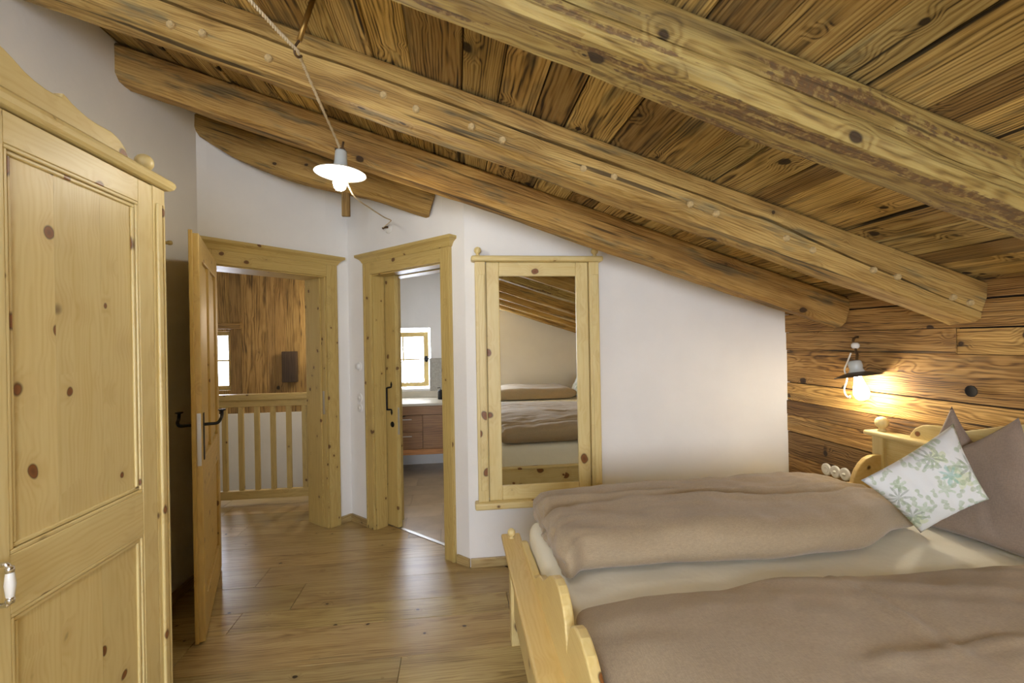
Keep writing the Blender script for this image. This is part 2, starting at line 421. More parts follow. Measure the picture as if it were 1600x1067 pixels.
# ------------------------------------------------------------------ roof frame
TS = 0.324; SL = math.atan(TS); CS = math.cos(SL); SN = math.sin(SL)
XW, ZW = 2.38, 1.73
def roofz(x): return ZW + (XW - x) * TS
FR = Matrix(((CS, 0, SN, XW), (0, 1, 0, 0), (-SN, 0, CS, ZW), (0, 0, 0, 1)))
def rx(x): return (x - XW) / CS
YB, YM = -2.12, 3.13          # rear wall, mirror wall
XL = -1.68                    # left wall

# ------------------------------------------------------------------ walls
box_wall = lambda n, lo, hi, lab, F=I4, mat='plaster': struct(box(n, lo, hi, mat, None, F), lab)
box_wall('wall_left', (XL - .12, YB, 0), (XL, 3.32, 3.3), 'white plastered side wall behind the wardrobe')
box_wall('wall_mirror', (.068, YM, 0), (XW + .1, YM + .19, 2.75), 'white plastered wall that carries the tall mirror')
FH = frame2(XL, 3.31, .774, .825)      # hall-door wall, x runs left to right
FB = frame2(-.906, 4.135, .974, -1.003)  # bathroom-door wall
HO0, HO1, BO0, BO1, OPZ = .06, .93, .34, 1.19, 2.07
def door_wall(name, F, L, o0, o1, th, label, pocket=False):
    r = empty(name, (F @ Vector((0, 0, 0)))); struct(r, label)
    if pocket:
        box('plaster_face', (0, 0, 0), (o0, .10, 3.1), 'plaster', r, F); box('plaster_face', (0, .17, 0), (o0, th, 3.1), 'plaster', r, F)
    else:
        box('plaster_face', (0, 0, 0), (o0, th, 3.3), 'plaster', r, F)
    box('plaster_face', (o1, 0, 0), (L, th, 3.3 if not pocket else 3.1), 'plaster', r, F)
    box('plaster_face', (o0, 0, OPZ), (o1, th, 3.3 if not pocket else 3.1), 'plaster', r, F)
door_wall('wall_hall_door', FH, 1.131, HO0, HO1, .27, 'white plastered diagonal wall around the open hall door')
door_wall('wall_bathroom_door', FB, 1.398, BO0, BO1, .27, 'white plastered diagonal wall around the bathroom sliding door', True)
# rear wall with the window that lights the room (behind the camera)
r = struct(empty('wall_rear', (0, YB, 0)), 'white plastered wall opposite the mirror, seen in its glass')
WX0, WX1, WZ0, WZ1 = -1.30, .60, .85, 2.20
for lo, hi in (((XL - .1, 0), (WX0, 3.3)), ((WX1, 0), (XW + .1, 2.7)), ((WX0, WZ1), (WX1, 3.2)), ((WX0, 0), (WX1, WZ0))):
    box('plaster_face', (lo[0], YB - .2, lo[1]), (hi[0], YB, hi[1]), 'plaster', r)
def window(name, x0, x1, z0, z1, y, label, cols, rows, mat='fir', fw=.06, bar=.022):
    w = struct(empty(name, ((x0 + x1) / 2, y, z0)), label, 'window')
    box('frame_stile', (x0, y - .03, z0), (x0 + fw, y + .03, z1), mat, w, bev=.004); box('frame_stile', (x1 - fw, y - .03, z0), (x1, y + .03, z1), mat, w, bev=.004)
    box('frame_rail', (x0 + fw, y - .03, z0), (x1 - fw, y + .03, z0 + fw), mat, w, bev=.004); box('frame_rail', (x0 + fw, y - .03, z1 - fw), (x1 - fw, y + .03, z1), mat, w, bev=.004)
    xs = [x0 + fw + (x1 - x0 - 2 * fw) * k / cols for k in range(cols + 1)]; zs = [z0 + fw + (z1 - z0 - 2 * fw) * k / rows for k in range(rows + 1)]
    for x in xs[1:-1]: box('glazing_bar', (x - bar / 2, y - .015, z0 + fw), (x + bar / 2, y + .015, z1 - fw), mat, w)
    for z in zs[1:-1]: box('glazing_bar', (x0 + fw, y - .012, z - bar / 2), (x1 - fw, y + .012, z + bar / 2), mat, w)
    for a, b in zip(xs, xs[1:]):
        for c, d in zip(zs, zs[1:]): box('pane', (a, y - .002, c), (b, y + .002, d), 'glass', w)
    return w
window('window_1', WX0, WX1, WZ0, WZ1, YB - .14, 'wide pine glazed window in the rear wall behind the viewer', 2, 2)

# headboard wall: reclaimed planks
r = struct(empty('wall_headboard', (XW, .5, 0)), 'wall of reclaimed brown horizontal planks behind the bed head')
box('backing', (XW + .028, YB, 0), (XW + .12, YM + .19, 1.95), 'gap', r)
seams = [0, .17, .34, .50, .655, .82, .94, 1.043, 1.174, 1.402, 1.529, 1.66, 1.86]
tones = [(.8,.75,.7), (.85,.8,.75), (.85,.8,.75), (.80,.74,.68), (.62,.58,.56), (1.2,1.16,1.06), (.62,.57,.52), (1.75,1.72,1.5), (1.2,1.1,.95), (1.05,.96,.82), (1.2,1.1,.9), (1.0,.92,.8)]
cuts = {0: [.4], 1: [1.2], 2: [.1], 3: [1.0], 4: [.3], 5: [1.3], 6: [.2], 7: [-.1], 8: [.6], 9: [1.97], 10: [.9], 11: [.2]}
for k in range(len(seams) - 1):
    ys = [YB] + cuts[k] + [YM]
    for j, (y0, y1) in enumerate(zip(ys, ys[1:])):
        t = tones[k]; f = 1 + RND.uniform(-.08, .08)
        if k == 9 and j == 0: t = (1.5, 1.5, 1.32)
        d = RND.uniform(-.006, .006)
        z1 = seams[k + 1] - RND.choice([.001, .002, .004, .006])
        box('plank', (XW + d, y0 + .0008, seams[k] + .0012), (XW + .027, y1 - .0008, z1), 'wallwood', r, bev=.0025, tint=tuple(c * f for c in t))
# round bored hole in the planks, a short dark sleeve
lathe('bore_hole', [(0, .001), (.024, .001), (.027, .003), (.027, 0)], 'gap', r, T((XW - .006, 1.90, 1.232)) @ Matrix.Rotation(-PI / 2, 4, 'Y'), 16)

# ------------------------------------------------------------------ floor
def clip_half(poly, c, sgn):
    """keep the part of a polygon where sgn * (x + y - c) >= 0"""
    out = []
    for i in range(len(poly)):
        p, q = poly[i], poly[(i + 1) % len(poly)]; a, b = sgn * (p[0] + p[1] - c), sgn * (q[0] + q[1] - c)
        if a >= 0: out.append(p)
        if (a < 0) != (b < 0):
            t = a / (a - b); out.append((p[0] + (q[0] - p[0]) * t, p[1] + (q[1] - p[1]) * t))
    return out
r = struct(empty('floor', (0, 1, 0)), 'wide oak plank floor of the bedroom and landing', 'floor')
box('screed', (XL - .1, YB - .2, -.10), (XW + .1, 3.2, -.022), 'gap', r)
prism('screed', [(-3.6, 3.2), (.20, 3.2), (-.80, 4.20), (-1.06, 4.46), (-1.06, 4.9), (-3.6, 4.9)], -.10, -.022, 'gap', r, 'xy')
ys = [-2.12, -1.86, -1.6, -1.33, -1.06, -.8, -.53, -.27, .0, .26, .53, .79, 1.05, 1.31, 1.56, 1.80, 2.04, 2.29, 2.597, 2.79, 3.08, 3.336, 3.673, 3.93, 4.18, 4.42, 4.66, 4.88]
for k in range(len(ys) - 1):
    y0, y1 = ys[k], ys[k + 1]
    xr = 2.38 if y1 < 3.2 else (.35 if y1 < 4.2 else -1.06)
    xl = XL if y1 < 3.2 else -3.5
    cs = [xl]; x = xl + RND.uniform(.3, 1.6)
    while x < xr - .35: cs.append(x); x += RND.uniform(1.1, 2.0)
    cs.append(xr)
    for x0, x1 in zip(cs, cs[1:]):
        f = RND.uniform(.80, 1.14)
        tint = (f, f * RND.uniform(.97, 1.02), f * RND.uniform(.92, 1.04)); zt = RND.uniform(-.0006, 0)
        if y1 < 3.2 or y1 > 4.2:
            box('floorboard', (x0 + .0012, y0 + .0012, -.022), (x1 - .0012, y1 - .0012, zt), 'oak', r, bev=.0012, tint=tint, seg=1)
        else:
            pl = clip_half([(x0 + .0012, y0 + .0012), (x1 - .0012, y0 + .0012), (x1 - .0012, y1 - .0012), (x0 + .0012, y1 - .0012)], 3.41, -1)
            if len(pl) >= 3: prism('floorboard', pl, -.022, zt, 'oak:x', r, 'xy', tint=tint)
box('floorboard', (.30, 3.0812, -.022), (2.38, 3.2, 0), 'oak', r, tint=(.95, .95, .93))

# baseboards
def baseboard(name, lo, hi, F, label):
    tag(box(name, lo, hi, 'oak', None, F, bev=.003), label, 'baseboard', None, 'structure')
baseboard('baseboard_left', (XL, YB, 0), (XL + .018, 3.29, .06), I4, 'dark oak skirting along the wall behind the wardrobe')
baseboard('baseboard_mirror', (.075, YM - .018, 0), (XW - .01, YM, .06), I4, 'oak skirting under the tall mirror')
baseboard('baseboard_bathroom_left', (.01, -.018, 0), (BO0 - .088, 0, .06), FB, 'short oak skirting left of the bathroom door')
baseboard('baseboard_bathroom_right', (BO1 + .10, -.018, 0), (1.405, 0, .06), FB, 'short oak skirting right of the bathroom door')
baseboard('baseboard_hall_right', (HO1 + .088, -.018, 0), (1.12, 0, .06), FH, 'short oak skirting right of the hall door')
baseboard('baseboard_rear', (WX1 + .02, YB, 0), (XW - .01, YB + .018, .06), I4, 'oak skirting along the rear wall')

# ------------------------------------------------------------------ ceiling planks
r = struct(empty('ceiling', (0, 1, 2.6)), 'sloping ceiling of weathered wide roof boards', 'ceiling')
edges = [rx(XL - .1)]
while edges[-1] < -.02: edges.append(min(edges[-1] + RND.choice([.11, .13, .15, .16, .18, .20]), .03))
greens = [(1.0,.98,.86), (.80,.74,.60), (1.18,1.12,.92), (.66,.58,.46), (.96,.86,.70), (1.08,1.03,.94), (.58,.50,.40), (.9,.92,.86)]
inw = [k for k in range(len(edges) - 1) if rx(-1.15) < (edges[k] + edges[k + 1]) / 2 < rx(-.15)]
QX0, QX1, QY0, QY1 = edges[inw[0]], edges[inw[-1] + 1], -.235, .345      # opening of an unseen roof window added for top light (roof coordinates)
for lo, hi in (((rx(-3.7), YB - .3), (QX0, 6.3)), ((QX1, YB - .3), (rx(2.7), 6.3)), ((QX0, YB - .3), (QX1, QY0)), ((QX0, QY1), (QX1, 6.3))):
    box('roof_deck', (lo[0], lo[1], .045), (hi[0], hi[1], .10), 'gap', r, FR)
for k in range(len(edges) - 1):
    x, x1 = edges[k], edges[k + 1]
    joint = [2.64, 1.9, 1.16, .42, -.32][RND.randrange(5)]
    spans = [(YB - .1, joint), (joint, 4.25)]
    if k in inw: spans = [(YB - .1, QY0), (QY1, 4.25)]
    for y0, y1 in spans:
        t = RND.choice(greens); f = RND.uniform(.88, 1.08); dz = RND.uniform(-.0, .010)
        box('ceiling_board', (x + RND.uniform(.0005, .005), y0 + .002, dz), (x1 - RND.uniform(.0005, .004), y1 - .002, dz + .024), 'board', r, FR, bev=.003, tint=tuple(c * f for c in t))
w = struct(empty('window_4', (FR @ Vector(((QX0 + QX1) / 2, .055, 0)))), 'unseen roof window added for top light between the beams above the viewer', 'window')
for lo, hi in (((QX0 - .02, QY0 - .02), (QX0 + .02, QY1 + .02)), ((QX1 - .02, QY0 - .02), (QX1 + .02, QY1 + .02)), ((QX0 + .02, QY0 - .02), (QX1 - .02, QY0 + .02)), ((QX0 + .02, QY1 - .02), (QX1 - .02, QY1 + .02))):
    box('frame_lining', (lo[0], lo[1], .0), (hi[0], hi[1], .16), 'fir', w, FR)
box('pane', (QX0 + .02, QY0 + .02, .135), (QX1 - .02, QY1 - .02, .140), 'glass', w, FR)
prism_top = lambda n, pts, lab: struct(mk(n, (lambda bm: bm)(roof_poly(pts)), 'plaster'), lab, 'ceiling')
def roof_poly(pts):
    bm = bmesh.new()
    a = [bm.verts.new((p[0], p[1], roofz(p[0]) - .03)) for p in pts]; b = [bm.verts.new((p[0], p[1], roofz(p[0]) + .0)) for p in pts]
    bm.faces.new(a); bm.faces.new(b[::-1]); n = len(pts)
    for i in range(n): bm.faces.new((a[(i + 1) % n], a[i], b[i], b[(i + 1) % n]))
    bmesh.ops.recalc_face_normals(bm, faces=bm.faces); return bm
prism_top('ceiling_bathroom', [(-1.1, 4.40), (-.80, 4.22), (.20, 3.22), (1.7, 3.22), (1.7, 6.2), (-1.1, 6.2)], 'white sloping bathroom ceiling')
prism_top('ceiling_hall', [(-3.7, 3.05), (-1.76, 3.05), (-1.78, 3.42), (-1.05, 4.22), (-1.1, 4.4), (-1.1, 6.2), (-3.7, 6.2)], 'white sloping ceiling over the landing')

# ------------------------------------------------------------------ rafters
def rafter_mesh(Lx, w, h, seed, grooves=(), bow=0.0, wane=.02, taper=None):
    """hewn timber along local x from 0..Lx, y 0..w, z -h..0 ; grooves = [(zfrac, width, depth, x0, x1)] on the y=0 face"""
    bm = bmesh.new(); n = max(12, int(Lx / .07)); rows = []
    for i in range(n + 1):
        x = Lx * i / n
        def nn(c): return .014 * nz(x * 1.7 + seed, c * 3.1, seed) + .005 * nz(x * 7 + seed, c * 5.3, 2.0)
        hb = h + bow * math.sin(PI * i / n) + (taper(i / n) if taper else 0)
        gz = [g for g in grooves]
        prof = [(wane * .4, 0.0), (nn(1), -wane * .4)]
        for (zf, gw, gd, x0, x1) in gz:
            t = 0 if x < x0 or x > x1 else math.sin(PI * (x - x0) / (x1 - x0)) ** .4 * max(.5, .95 + .5 * nz(x * 2.3, seed, 7))
            zc = -hb * (zf(x) if callable(zf) else zf) + .010 * nz(x * 1.3, seed, 4) + .004 * nz(x * 6, seed, 9)
            ww = max(gw * t, .0006); dd = max(gd * t, .0004)
            prof += [(nn(2), zc + ww / 2), (nn(2) + dd, zc + ww * .45), (nn(2) + dd, zc - ww * .25), (nn(2), zc - ww / 2)]
        prof += [(nn(3), -hb + wane + nn(4)), (wane * .9 + nn(5), -hb + nn(5) * .6), (w * .5, -hb + nn(6)), (w - wane, -hb + nn(7)), (w, -hb + wane), (w, 0.0)]
        rows.append([bm.verts.new((x - Lx / 2, y, z)) for y, z in prof])
    m = len(rows[0])
    for A, B in zip(rows, rows[1:]):
        for k in range(m): bm.faces.new((A[k], A[(k + 1) % m], B[(k + 1) % m], B[k]))
    bm.faces.new(rows[0]); bm.faces.new(rows[-1][::-1])
    bmesh.ops.recalc_face_normals(bm, faces=bm.faces)
    return bm
def rafter(y, w, h, x0, x1, label, seed, tint, grooves=(), pegs=(), mat='beam:x', **kw):
    a, b = rx(x0), rx(x1); L = b - a
    root = empty('ceiling_beam', (FR @ Vector(((a + b) / 2, y, -h))))
    tag(root, label, 'beam', 'old ceiling beams')
    mk('timber', rafter_mesh(L, w, h, seed, grooves, **kw), mat, root, FR @ T(((a + b) / 2, y, 0)), tint=tint)
    for (px, pz) in pegs:
        M = FR @ T((px, y + .004, pz)) @ Matrix.Rotation(PI / 2, 4, 'X') @ Matrix.Rotation(RND.uniform(0, 6), 4, 'Z')
        lathe('peg', [(0, .016), (.011, .016), (.015, .011), (.016, 0), (.016, -.01)], 'peg', root, M, 7, False)
PEGS = [(-3.51, -.15), (-3.40, -.14), (-3.16, -.145), (-2.73, -.130), (-2.6, -.138), (-2.38, -.130), (-2.25, -.138), (-1.91, -.137), (-1.78, -.127), (-1.44, -.126), (-1.32, -.126), (-.99, -.124), (-.86, -.134), (-.56, -.126), (-.44, -.118), (-.15, -.12), (-.06, -.116)]
X0B = XL - .04
rafter(1.83, .15, .185, X0B, XW + .015, 'long cracked ceiling beam studded with pale pegs', 3.0, (1.05, .98, .82), [(lambda x: .40 + .36 * max(0, min(1, (x - 3.2) / 1.0)), .013, .06, -.3, 4.6)], PEGS)
rafter(2.57, .15, .180, X0B, XW + .015, 'smooth brown ceiling beam directly above the mirror wall', 8.0, (1.0, .86, .66), [(.34, .006, .01, .3, 3.9)], [], wane=.03)
rafter(1.09, .16, .155, X0B, XW + .015, 'pale ceiling beam with scraped reddish bark, nearest the viewer', 14.0, (.92, .90, .76), [(.62, .005, .006, 1.2, 3.6)], [], mat='barkbeam:x')
rafter(3.30, .14, .155, X0B, -.125, 'short bowed ceiling beam over the two doors', 21.0, (.86, .76, .58), [(.3, .006, .008, .2, 1.4)], [], wane=.035, taper=lambda t: .055 * math.sin(PI * min(1, t * 1.25)) - .05 * max(0, 1 - t * 5))
for k, (y, t) in enumerate(((.35, (1.0, .9, .7)), (-.39, (.95, .85, .68)), (-1.13, (1.05, .95, .75)), (-1.87, (.9, .8, .62)))):
    lab = ['ceiling beam right over the viewer, top one in the mirror', 'second ceiling beam down in the mirror reflection', 'third ceiling beam down in the mirror reflection', 'lowest reflected ceiling beam, along the rear wall'][k]
    rafter(y, .15, .18, X0B, XW + .015, lab, 30.0 + 5 * k, t, [(.5, .006, .008, .3, 3.8)], [])
rafter(4.79, .14, .17, -1.02, 1.65, 'dark ceiling beam inside the bathroom', 60.0, (.6, .52, .44))
# bark scars on the pale beam (a wide flat patch with its own relief)
o = box('wooden_wedge', (-.765, 3.335, 2.385), (-.71, 3.36, 2.60), 'beam', None, bev=.004, tint=(.62, .55, .45))
tag(o, 'small wooden wedge poking down below the short beam', 'wedge')

# ------------------------------------------------------------------ landing behind the hall door
HY = 5.9
r = struct(empty('wall_hall_far', (-2.3, HY, 0)), 'landing wall of brown upright boards seen through the hall door')
HW = (-3.12, -2.66, .98, 1.68)
box('lower_plaster', (-3.6, HY - .05, -1.3), (-1.06, HY + .2, .70), 'plaster', r)
for lo, hi in (((-3.6, .70), (HW[0], 3.7)), ((HW[1], .70), (-1.06, 3.2)), ((HW[0], .70), (HW[1], HW[2])), ((HW[0], HW[3]), (HW[1], 3.6))):
    box('backing', (lo[0], HY + .03, lo[1]), (hi[0], HY + .2, hi[1]), 'darkwood', r)
x = -3.55
while x < -1.08:
    w = RND.choice([.10, .13, .15, .17]); x1 = min(x + w, -1.07); f = RND.uniform(.82, 1.12); dd = RND.uniform(0, .006)
    tt = (f, f * RND.uniform(.95, 1.0), f * RND.uniform(.88, 1.0))
    if x1 <= HW[0] or x >= HW[1]:
        box('wall_board', (x + .001, HY + dd, .70), (x1 - .001, HY + .03, 3.1), 'hallwood:z', r, bev=.003, tint=tt)
    else:
        if x < HW[1] < x1: x1 = HW[1]
        if x < HW[0] < x1: x1 = HW[0]; box('wall_board', (x + .001, HY + dd, .70), (x1 - .001, HY + .03, 3.1), 'hallwood:z', r, bev=.003, tint=tt)
        else:
            box('wall_board', (x + .001, HY + dd, .70), (x1 - .001, HY + .03, HW[2]), 'hallwood:z', r, bev=.003, tint=tt)
            box('wall_board', (x + .001, HY + dd, HW[3]), (x1 - .001, HY + .03, 3.1), 'hallwood:z', r, bev=.003, tint=tt)
    x = x1
window('window_2', HW[0], HW[1], HW[2], HW[3], HY + .10, 'small pine window of the landing beside the door leaf', 1, 2, fw=.05)
tag(box('lintel_board', (-3.3, HY - .045, 1.705), (-2.52, HY + .0, 1.777), 'hallwood', None, bev=.005, tint=(.8, .75, .7)), 'rough board fixed above the landing window', 'lintel')
tag(box('wooden_box', (-2.055, HY - .07, 1.06), (-1.89, HY, 1.428), 'darkwood', None, bev=.006), 'small dark wooden box on the landing boards', 'box')
box_wall('wall_hall_left', (-3.7, 3.05, -1.3), (-3.58, HY + .2, 3.75), 'white outer wall of the landing')
box_wall('wall_hall_near', (-3.7, 3.05, -1.3), (XL - .05, 3.17, 3.75), 'white near wall of the landing')
box_wall('wall_hall_bathroom', (-1.16, 4.28, -1.3), (-1.05, 6.1, 3.05), 'white wall between landing and bathroom')
box_wall('wall_stair_near', (-3.6, 4.86, -1.3), (-1.06, 4.90, -.022), 'white face of the landing edge above the stairwell')
struct(box('floor_stair', (-3.6, 4.9, -1.4), (-1.06, 6.0, -1.3), 'oak'), 'oak floor at the foot of the stairwell', 'floor')
r = empty('stair_railing', (-1.8, 4.7, 0), 'light wooden railing with square balusters on the landing', 'railing')
box('handrail', (-2.95, 4.66, .985), (-1.06, 4.74, 1.045), 'fir', r, bev=.01, tint=(1.08, 1.08, 1.15))
box('top_rail', (-2.95, 4.68, .925), (-1.06, 4.72, .985), 'fir', r, bev=.004, tint=(1.08, 1.08, 1.15))
box('bottom_rail', (-2.95, 4.675, .055), (-1.06, 4.725, .135), 'fir', r, bev=.006, tint=(1.08, 1.08, 1.15))
for k in range(12):
    xb = -2.892 + .1437 * k + .0
    box('baluster', (xb - .022, 4.683, .135), (xb + .022, 4.717, .925), 'fir', r, bev=.004, tint=(1.05, 1.05, 1.1))
for xb in (-2.93, -1.10): box('post', (xb - .03, 4.67, 0), (xb + .03, 4.73, .985), 'fir', r, bev=.004)
r = empty('landing_wall_lamp', (-1.16, 5.45, 1.75), 'round lamp on the landing wall around the corner', 'lamp')
lathe('back_plate', [(0, .02), (.06, .02), (.06, 0), (0, 0)], 'porcelain', r, T((-1.16, 5.45, 1.75)) @ Matrix.Rotation(-PI / 2, 4, 'Y'), 20)
ball('globe', (-1.245, 5.45, 1.75), .05, 'bulb_hall', r)
tube('arm', [(-1.165, 5.45, 1.75), (-1.195, 5.45, 1.75)], .012, 'iron', r, smooth_path=False)

# ------------------------------------------------------------------ bathroom
BY = 5.9
BW = (-.99, -.313, .935, 1.69)
r = struct(empty('wall_bathroom_far', (0, BY, 0)), 'white far wall of the bathroom around its little window')
for lo, hi in (((-1.06, -.1), (BW[0], 3.1)), ((BW[1], -.1), (1.7, 2.9)), ((BW[0], -.1), (BW[1], BW[2])), ((BW[0], BW[3]), (BW[1], 3.0))):
    box('plaster_face', (lo[0], BY, lo[1]), (hi[0], BY + .2, hi[1]), 'plaster', r)
box_wall('wall_bathroom_right', (1.6, 3.2, -.1), (1.7, 6.1, 2.6), 'white side wall of the bathroom')
window('window_3', BW[0] + .02, BW[1] - .03, BW[2] + .02, BW[3] - .05, BY + .10, 'small pine bathroom window with dark fitting', 2, 2, fw=.06, bar=.018)
r = empty('window_latch', (-.37, BY + .055, 1.30), 'black iron latch on the bathroom window', 'latch')
lathe('rosette', [(0, .012), (.022, .010), (.025, 0)], 'iron', r, T((-.372, BY + .069, 1.30)) @ Matrix.Rotation(PI / 2, 4, 'X') @ Matrix.Scale(1.6, 4, (0, 1, 0)), 14)
tube('lever', [(-.372, BY + .05, 1.30), (-.33, BY + .045, 1.30)], .007, 'iron', r, smooth_path=False)
# café curtain
bm = bmesh.new(); rows = []
for i in range(61):
    x = -.915 + .51 * i / 60; dy = .008 * math.sin(i * .9) + .004 * math.sin(i * 2.3)
    rows.append([bm.verts.new((x, BY + .058 + dy, z + (.006 * math.sin(i * 1.1) if z < 1.1 else 0))) for z in (1.005, 1.08, 1.16, 1.24, 1.275)])
for A, B in zip(rows, rows[1:]):
    for k in range(4): bm.faces.new((A[k], A[k + 1], B[k + 1], B[k]))
tag(mk('cafe_curtain', bm, 'sheer', smooth=True), 'sheer white half curtain across the bathroom window', 'curtain')
r = empty('bathroom_vanity', (-.45, 5.6, .255), 'floating wooden bathroom vanity with drawers below the window', 'cabinet')
VX0, VX1, VY = -1.03, .35, 5.30
box('carcass', (VX0, VY + .022, .255), (VX1, BY - .005, .80), 'walnut', r, tint=(.72, .70, .68))
box('counter_top', (VX0, VY - .015, .80), (VX1, BY - .005, .828), 'stone_light', r, bev=.004)
box('fascia', (VX0, VY, .70), (VX1, VY + .022, .80), 'walnut', r, bev=.002, tint=(.72, .70, .68))
for (a, b, c, d) in ((VX0, -.385, .512, .694), (VX0, -.385, .322, .506)):
    dr = box('drawer', (a, VY, c), (b, VY + .022, d), 'walnut', r, bev=.002, tint=(.72, .70, .68))
    box('pull', (-.80, VY - .022, d - .045), (-.50, VY - .012, d - .037), 'steel', dr); box('pull_foot', (-.78, VY - .014, d - .044), (-.77, VY + .002, d - .038), 'steel', dr); box('pull_foot', (-.53, VY - .014, d - .044), (-.52, VY + .002, d - .038), 'steel', dr)
box('cupboard_door', (-.379, VY, .322), (VX1, VY + .022, .694), 'walnut', r, bev=.002, tint=(.72, .70, .68))
box('plinth_strip', (VX0, VY, .255), (VX1, VY + .022, .316), 'walnut', r, bev=.002, tint=(1.2, 1.0, .75))
tag(box('splashback', (VX0, BY - .03, .828), (VX1, BY - .001, .905), 'stone_light', None, bev=.002), 'pale stone upstand behind the vanity top', 'splashback')
tag(box('stone_panel', (-.33, BY - .018, .905), (VX1, BY - .001, 1.31), 'stone', None, bev=.002), 'grey stone panel right of the bathroom window', 'panel')
tag(box('sill_board', (BW[0], BY - .02, .906), (BW[1] - .012, BY + .06, .935), 'plastic', None, bev=.003), 'white sill of the bathroom window', 'sill')
r = empty('soap_dispenser', (-.19, 5.62, .828), 'dark soap dispenser on the vanity by the door edge', 'dispenser')
lathe('bottle', [(0, 0), (.03, 0), (.032, .01), (.032, .09), (.02, .11), (.008, .115), (0, .115)], 'iron', r, T((-.19, 5.62, .829)), 16)
tube('pump', [(-.19, 5.62, .94), (-.19, 5.62, .965), (-.225, 5.62, .963)], .005, 'iron', r, smooth_path=False)
r = struct(empty('floor_bathroom', (0, 4.6, 0)), 'beige stone tiles of the bathroom floor', 'floor')
prism('bedding', [(-1.06, 4.46), (-.80, 4.20), (.20, 3.20), (1.65, 3.2), (1.65, 5.95), (-1.06, 5.95)], -.1, -.012, 'grout', r, 'xy')
row = 0; y = 5.9
while y > 3.2:
    x = -1.04 - .3 * (row % 2)
    while x < 1.6:
        pl = clip_half([(max(x, -1.04), y - .298), (min(x + .598, 1.6), y - .298), (min(x + .598, 1.6), y), (max(x, -1.04), y)], 3.40, 1)
        if len(pl) >= 3 and (pl[0][0] < 1.6):
            f = RND.uniform(.93, 1.05); prism('tile', pl, -.014, 0.0, 'tile', r, 'xy', tint=(f, f, f))
        x += .6
    y -= .3; row += 1
tag(box('threshold_strip', (BO0, .118, 0), (BO1, .150, .004), 'steel', None, FB, bev=.001), 'thin metal threshold under the bathroom sliding door', 'threshold')
r = empty('bathroom_fill_lamp', (.7, 4.6, 1.9), 'round globe lamp added on the bathroom ceiling out of sight', 'lamp')  # hidden lamp, added to brighten the bathroom
ball('globe', (.7, 4.6, roofz(.7) - .14), .07, 'bulb_bath', r)
lathe('rose', [(0, .02), (.05, .02), (.05, -.04), (0, -.04)], 'porcelain', r, T((.7, 4.6, roofz(.7) - .045)), 20)

# ------------------------------------------------------------------ doors
def crown(parent, F, x0, x1, z0, prof):
    """moulded crown: profile (out, z) swept round three sides of the head casing"""
    bm = bmesh.new(); rows = []
    for o, z in prof:
        rows.append([bm.verts.new(c) for c in ((x0 - o, 0, z0 + z), (x0 - o, -.02 - o, z0 + z), (x1 + o, -.02 - o, z0 + z), (x1 + o, 0, z0 + z))])
    for A, B in zip(rows, rows[1:]):
        for k in range(3): bm.faces.new((A[k], A[k + 1], B[k + 1], B[k]))
    bm.faces.new(rows[-1]); bm.faces.new(rows[0][::-1])
    bm.faces.new([x_[0] for x_ in rows][::-1] + [x_[3] for x_ in rows])
    bmesh.ops.recalc_face_normals(bm, faces=bm.faces)
    return mk('crown_moulding', bm, 'fir:x', parent, F)
CROWN = [(0, 0), (.004, .004), (.008, .012), (.012, .020), (.022, .034), (.036, .044), (.046, .050), (.048, .056), (.048, .070)]
def casing(parent, F, o0, o1, cw, th, slot=None):
    zt = OPZ + .085
    for a, b in ((o0 - cw, o0 + .012), (o1 - .012, o1 + cw)):
        box('casing_post', (a, -.022, 0), (b, 0, zt), 'fir', parent, F, bev=.004)
        e0 = a + .006 if a < o0 else b - .026
        box('casing_bead', (e0, -.028, 0), (e0 + .020, -.020, zt), 'fir', parent, F, bev=.003)
    box('casing_head', (o0 + .012, -.022, OPZ - .012), (o1 - .012, 0, zt), 'fir', parent, F, bev=.003)
    crown(parent, F, o0 - cw, o1 + cw, zt, CROWN)
    for x0, x1 in ((o0, o0 + .022), (o1 - .022, o1)):
        if slot and x0 == o0:
            box('jamb_lining', (x0, 0, 0), (x1, slot[0], OPZ), 'fir', parent, F, bev=.002); box('jamb_lining', (x0, slot[1], 0), (x1, th, OPZ), 'fir', parent, F, bev=.002)
        else: box('jamb_lining', (x0, 0, 0), (x1, th, OPZ), 'fir', parent, F, bev=.002)
    if slot:
        box('head_lining', (o0, 0, OPZ - .02), (o1, slot[0], OPZ), 'fir', parent, F); box('head_lining', (o0, slot[1], OPZ - .02), (o1, th, OPZ), 'fir', parent, F)
        box('slide_track', (o0, slot[0] + .012, OPZ - .012), (o1, slot[1] - .012, OPZ), 'iron', parent, F)
    else: box('head_lining', (o0, 0, OPZ - .02), (o1, th, OPZ), 'fir', parent, F)

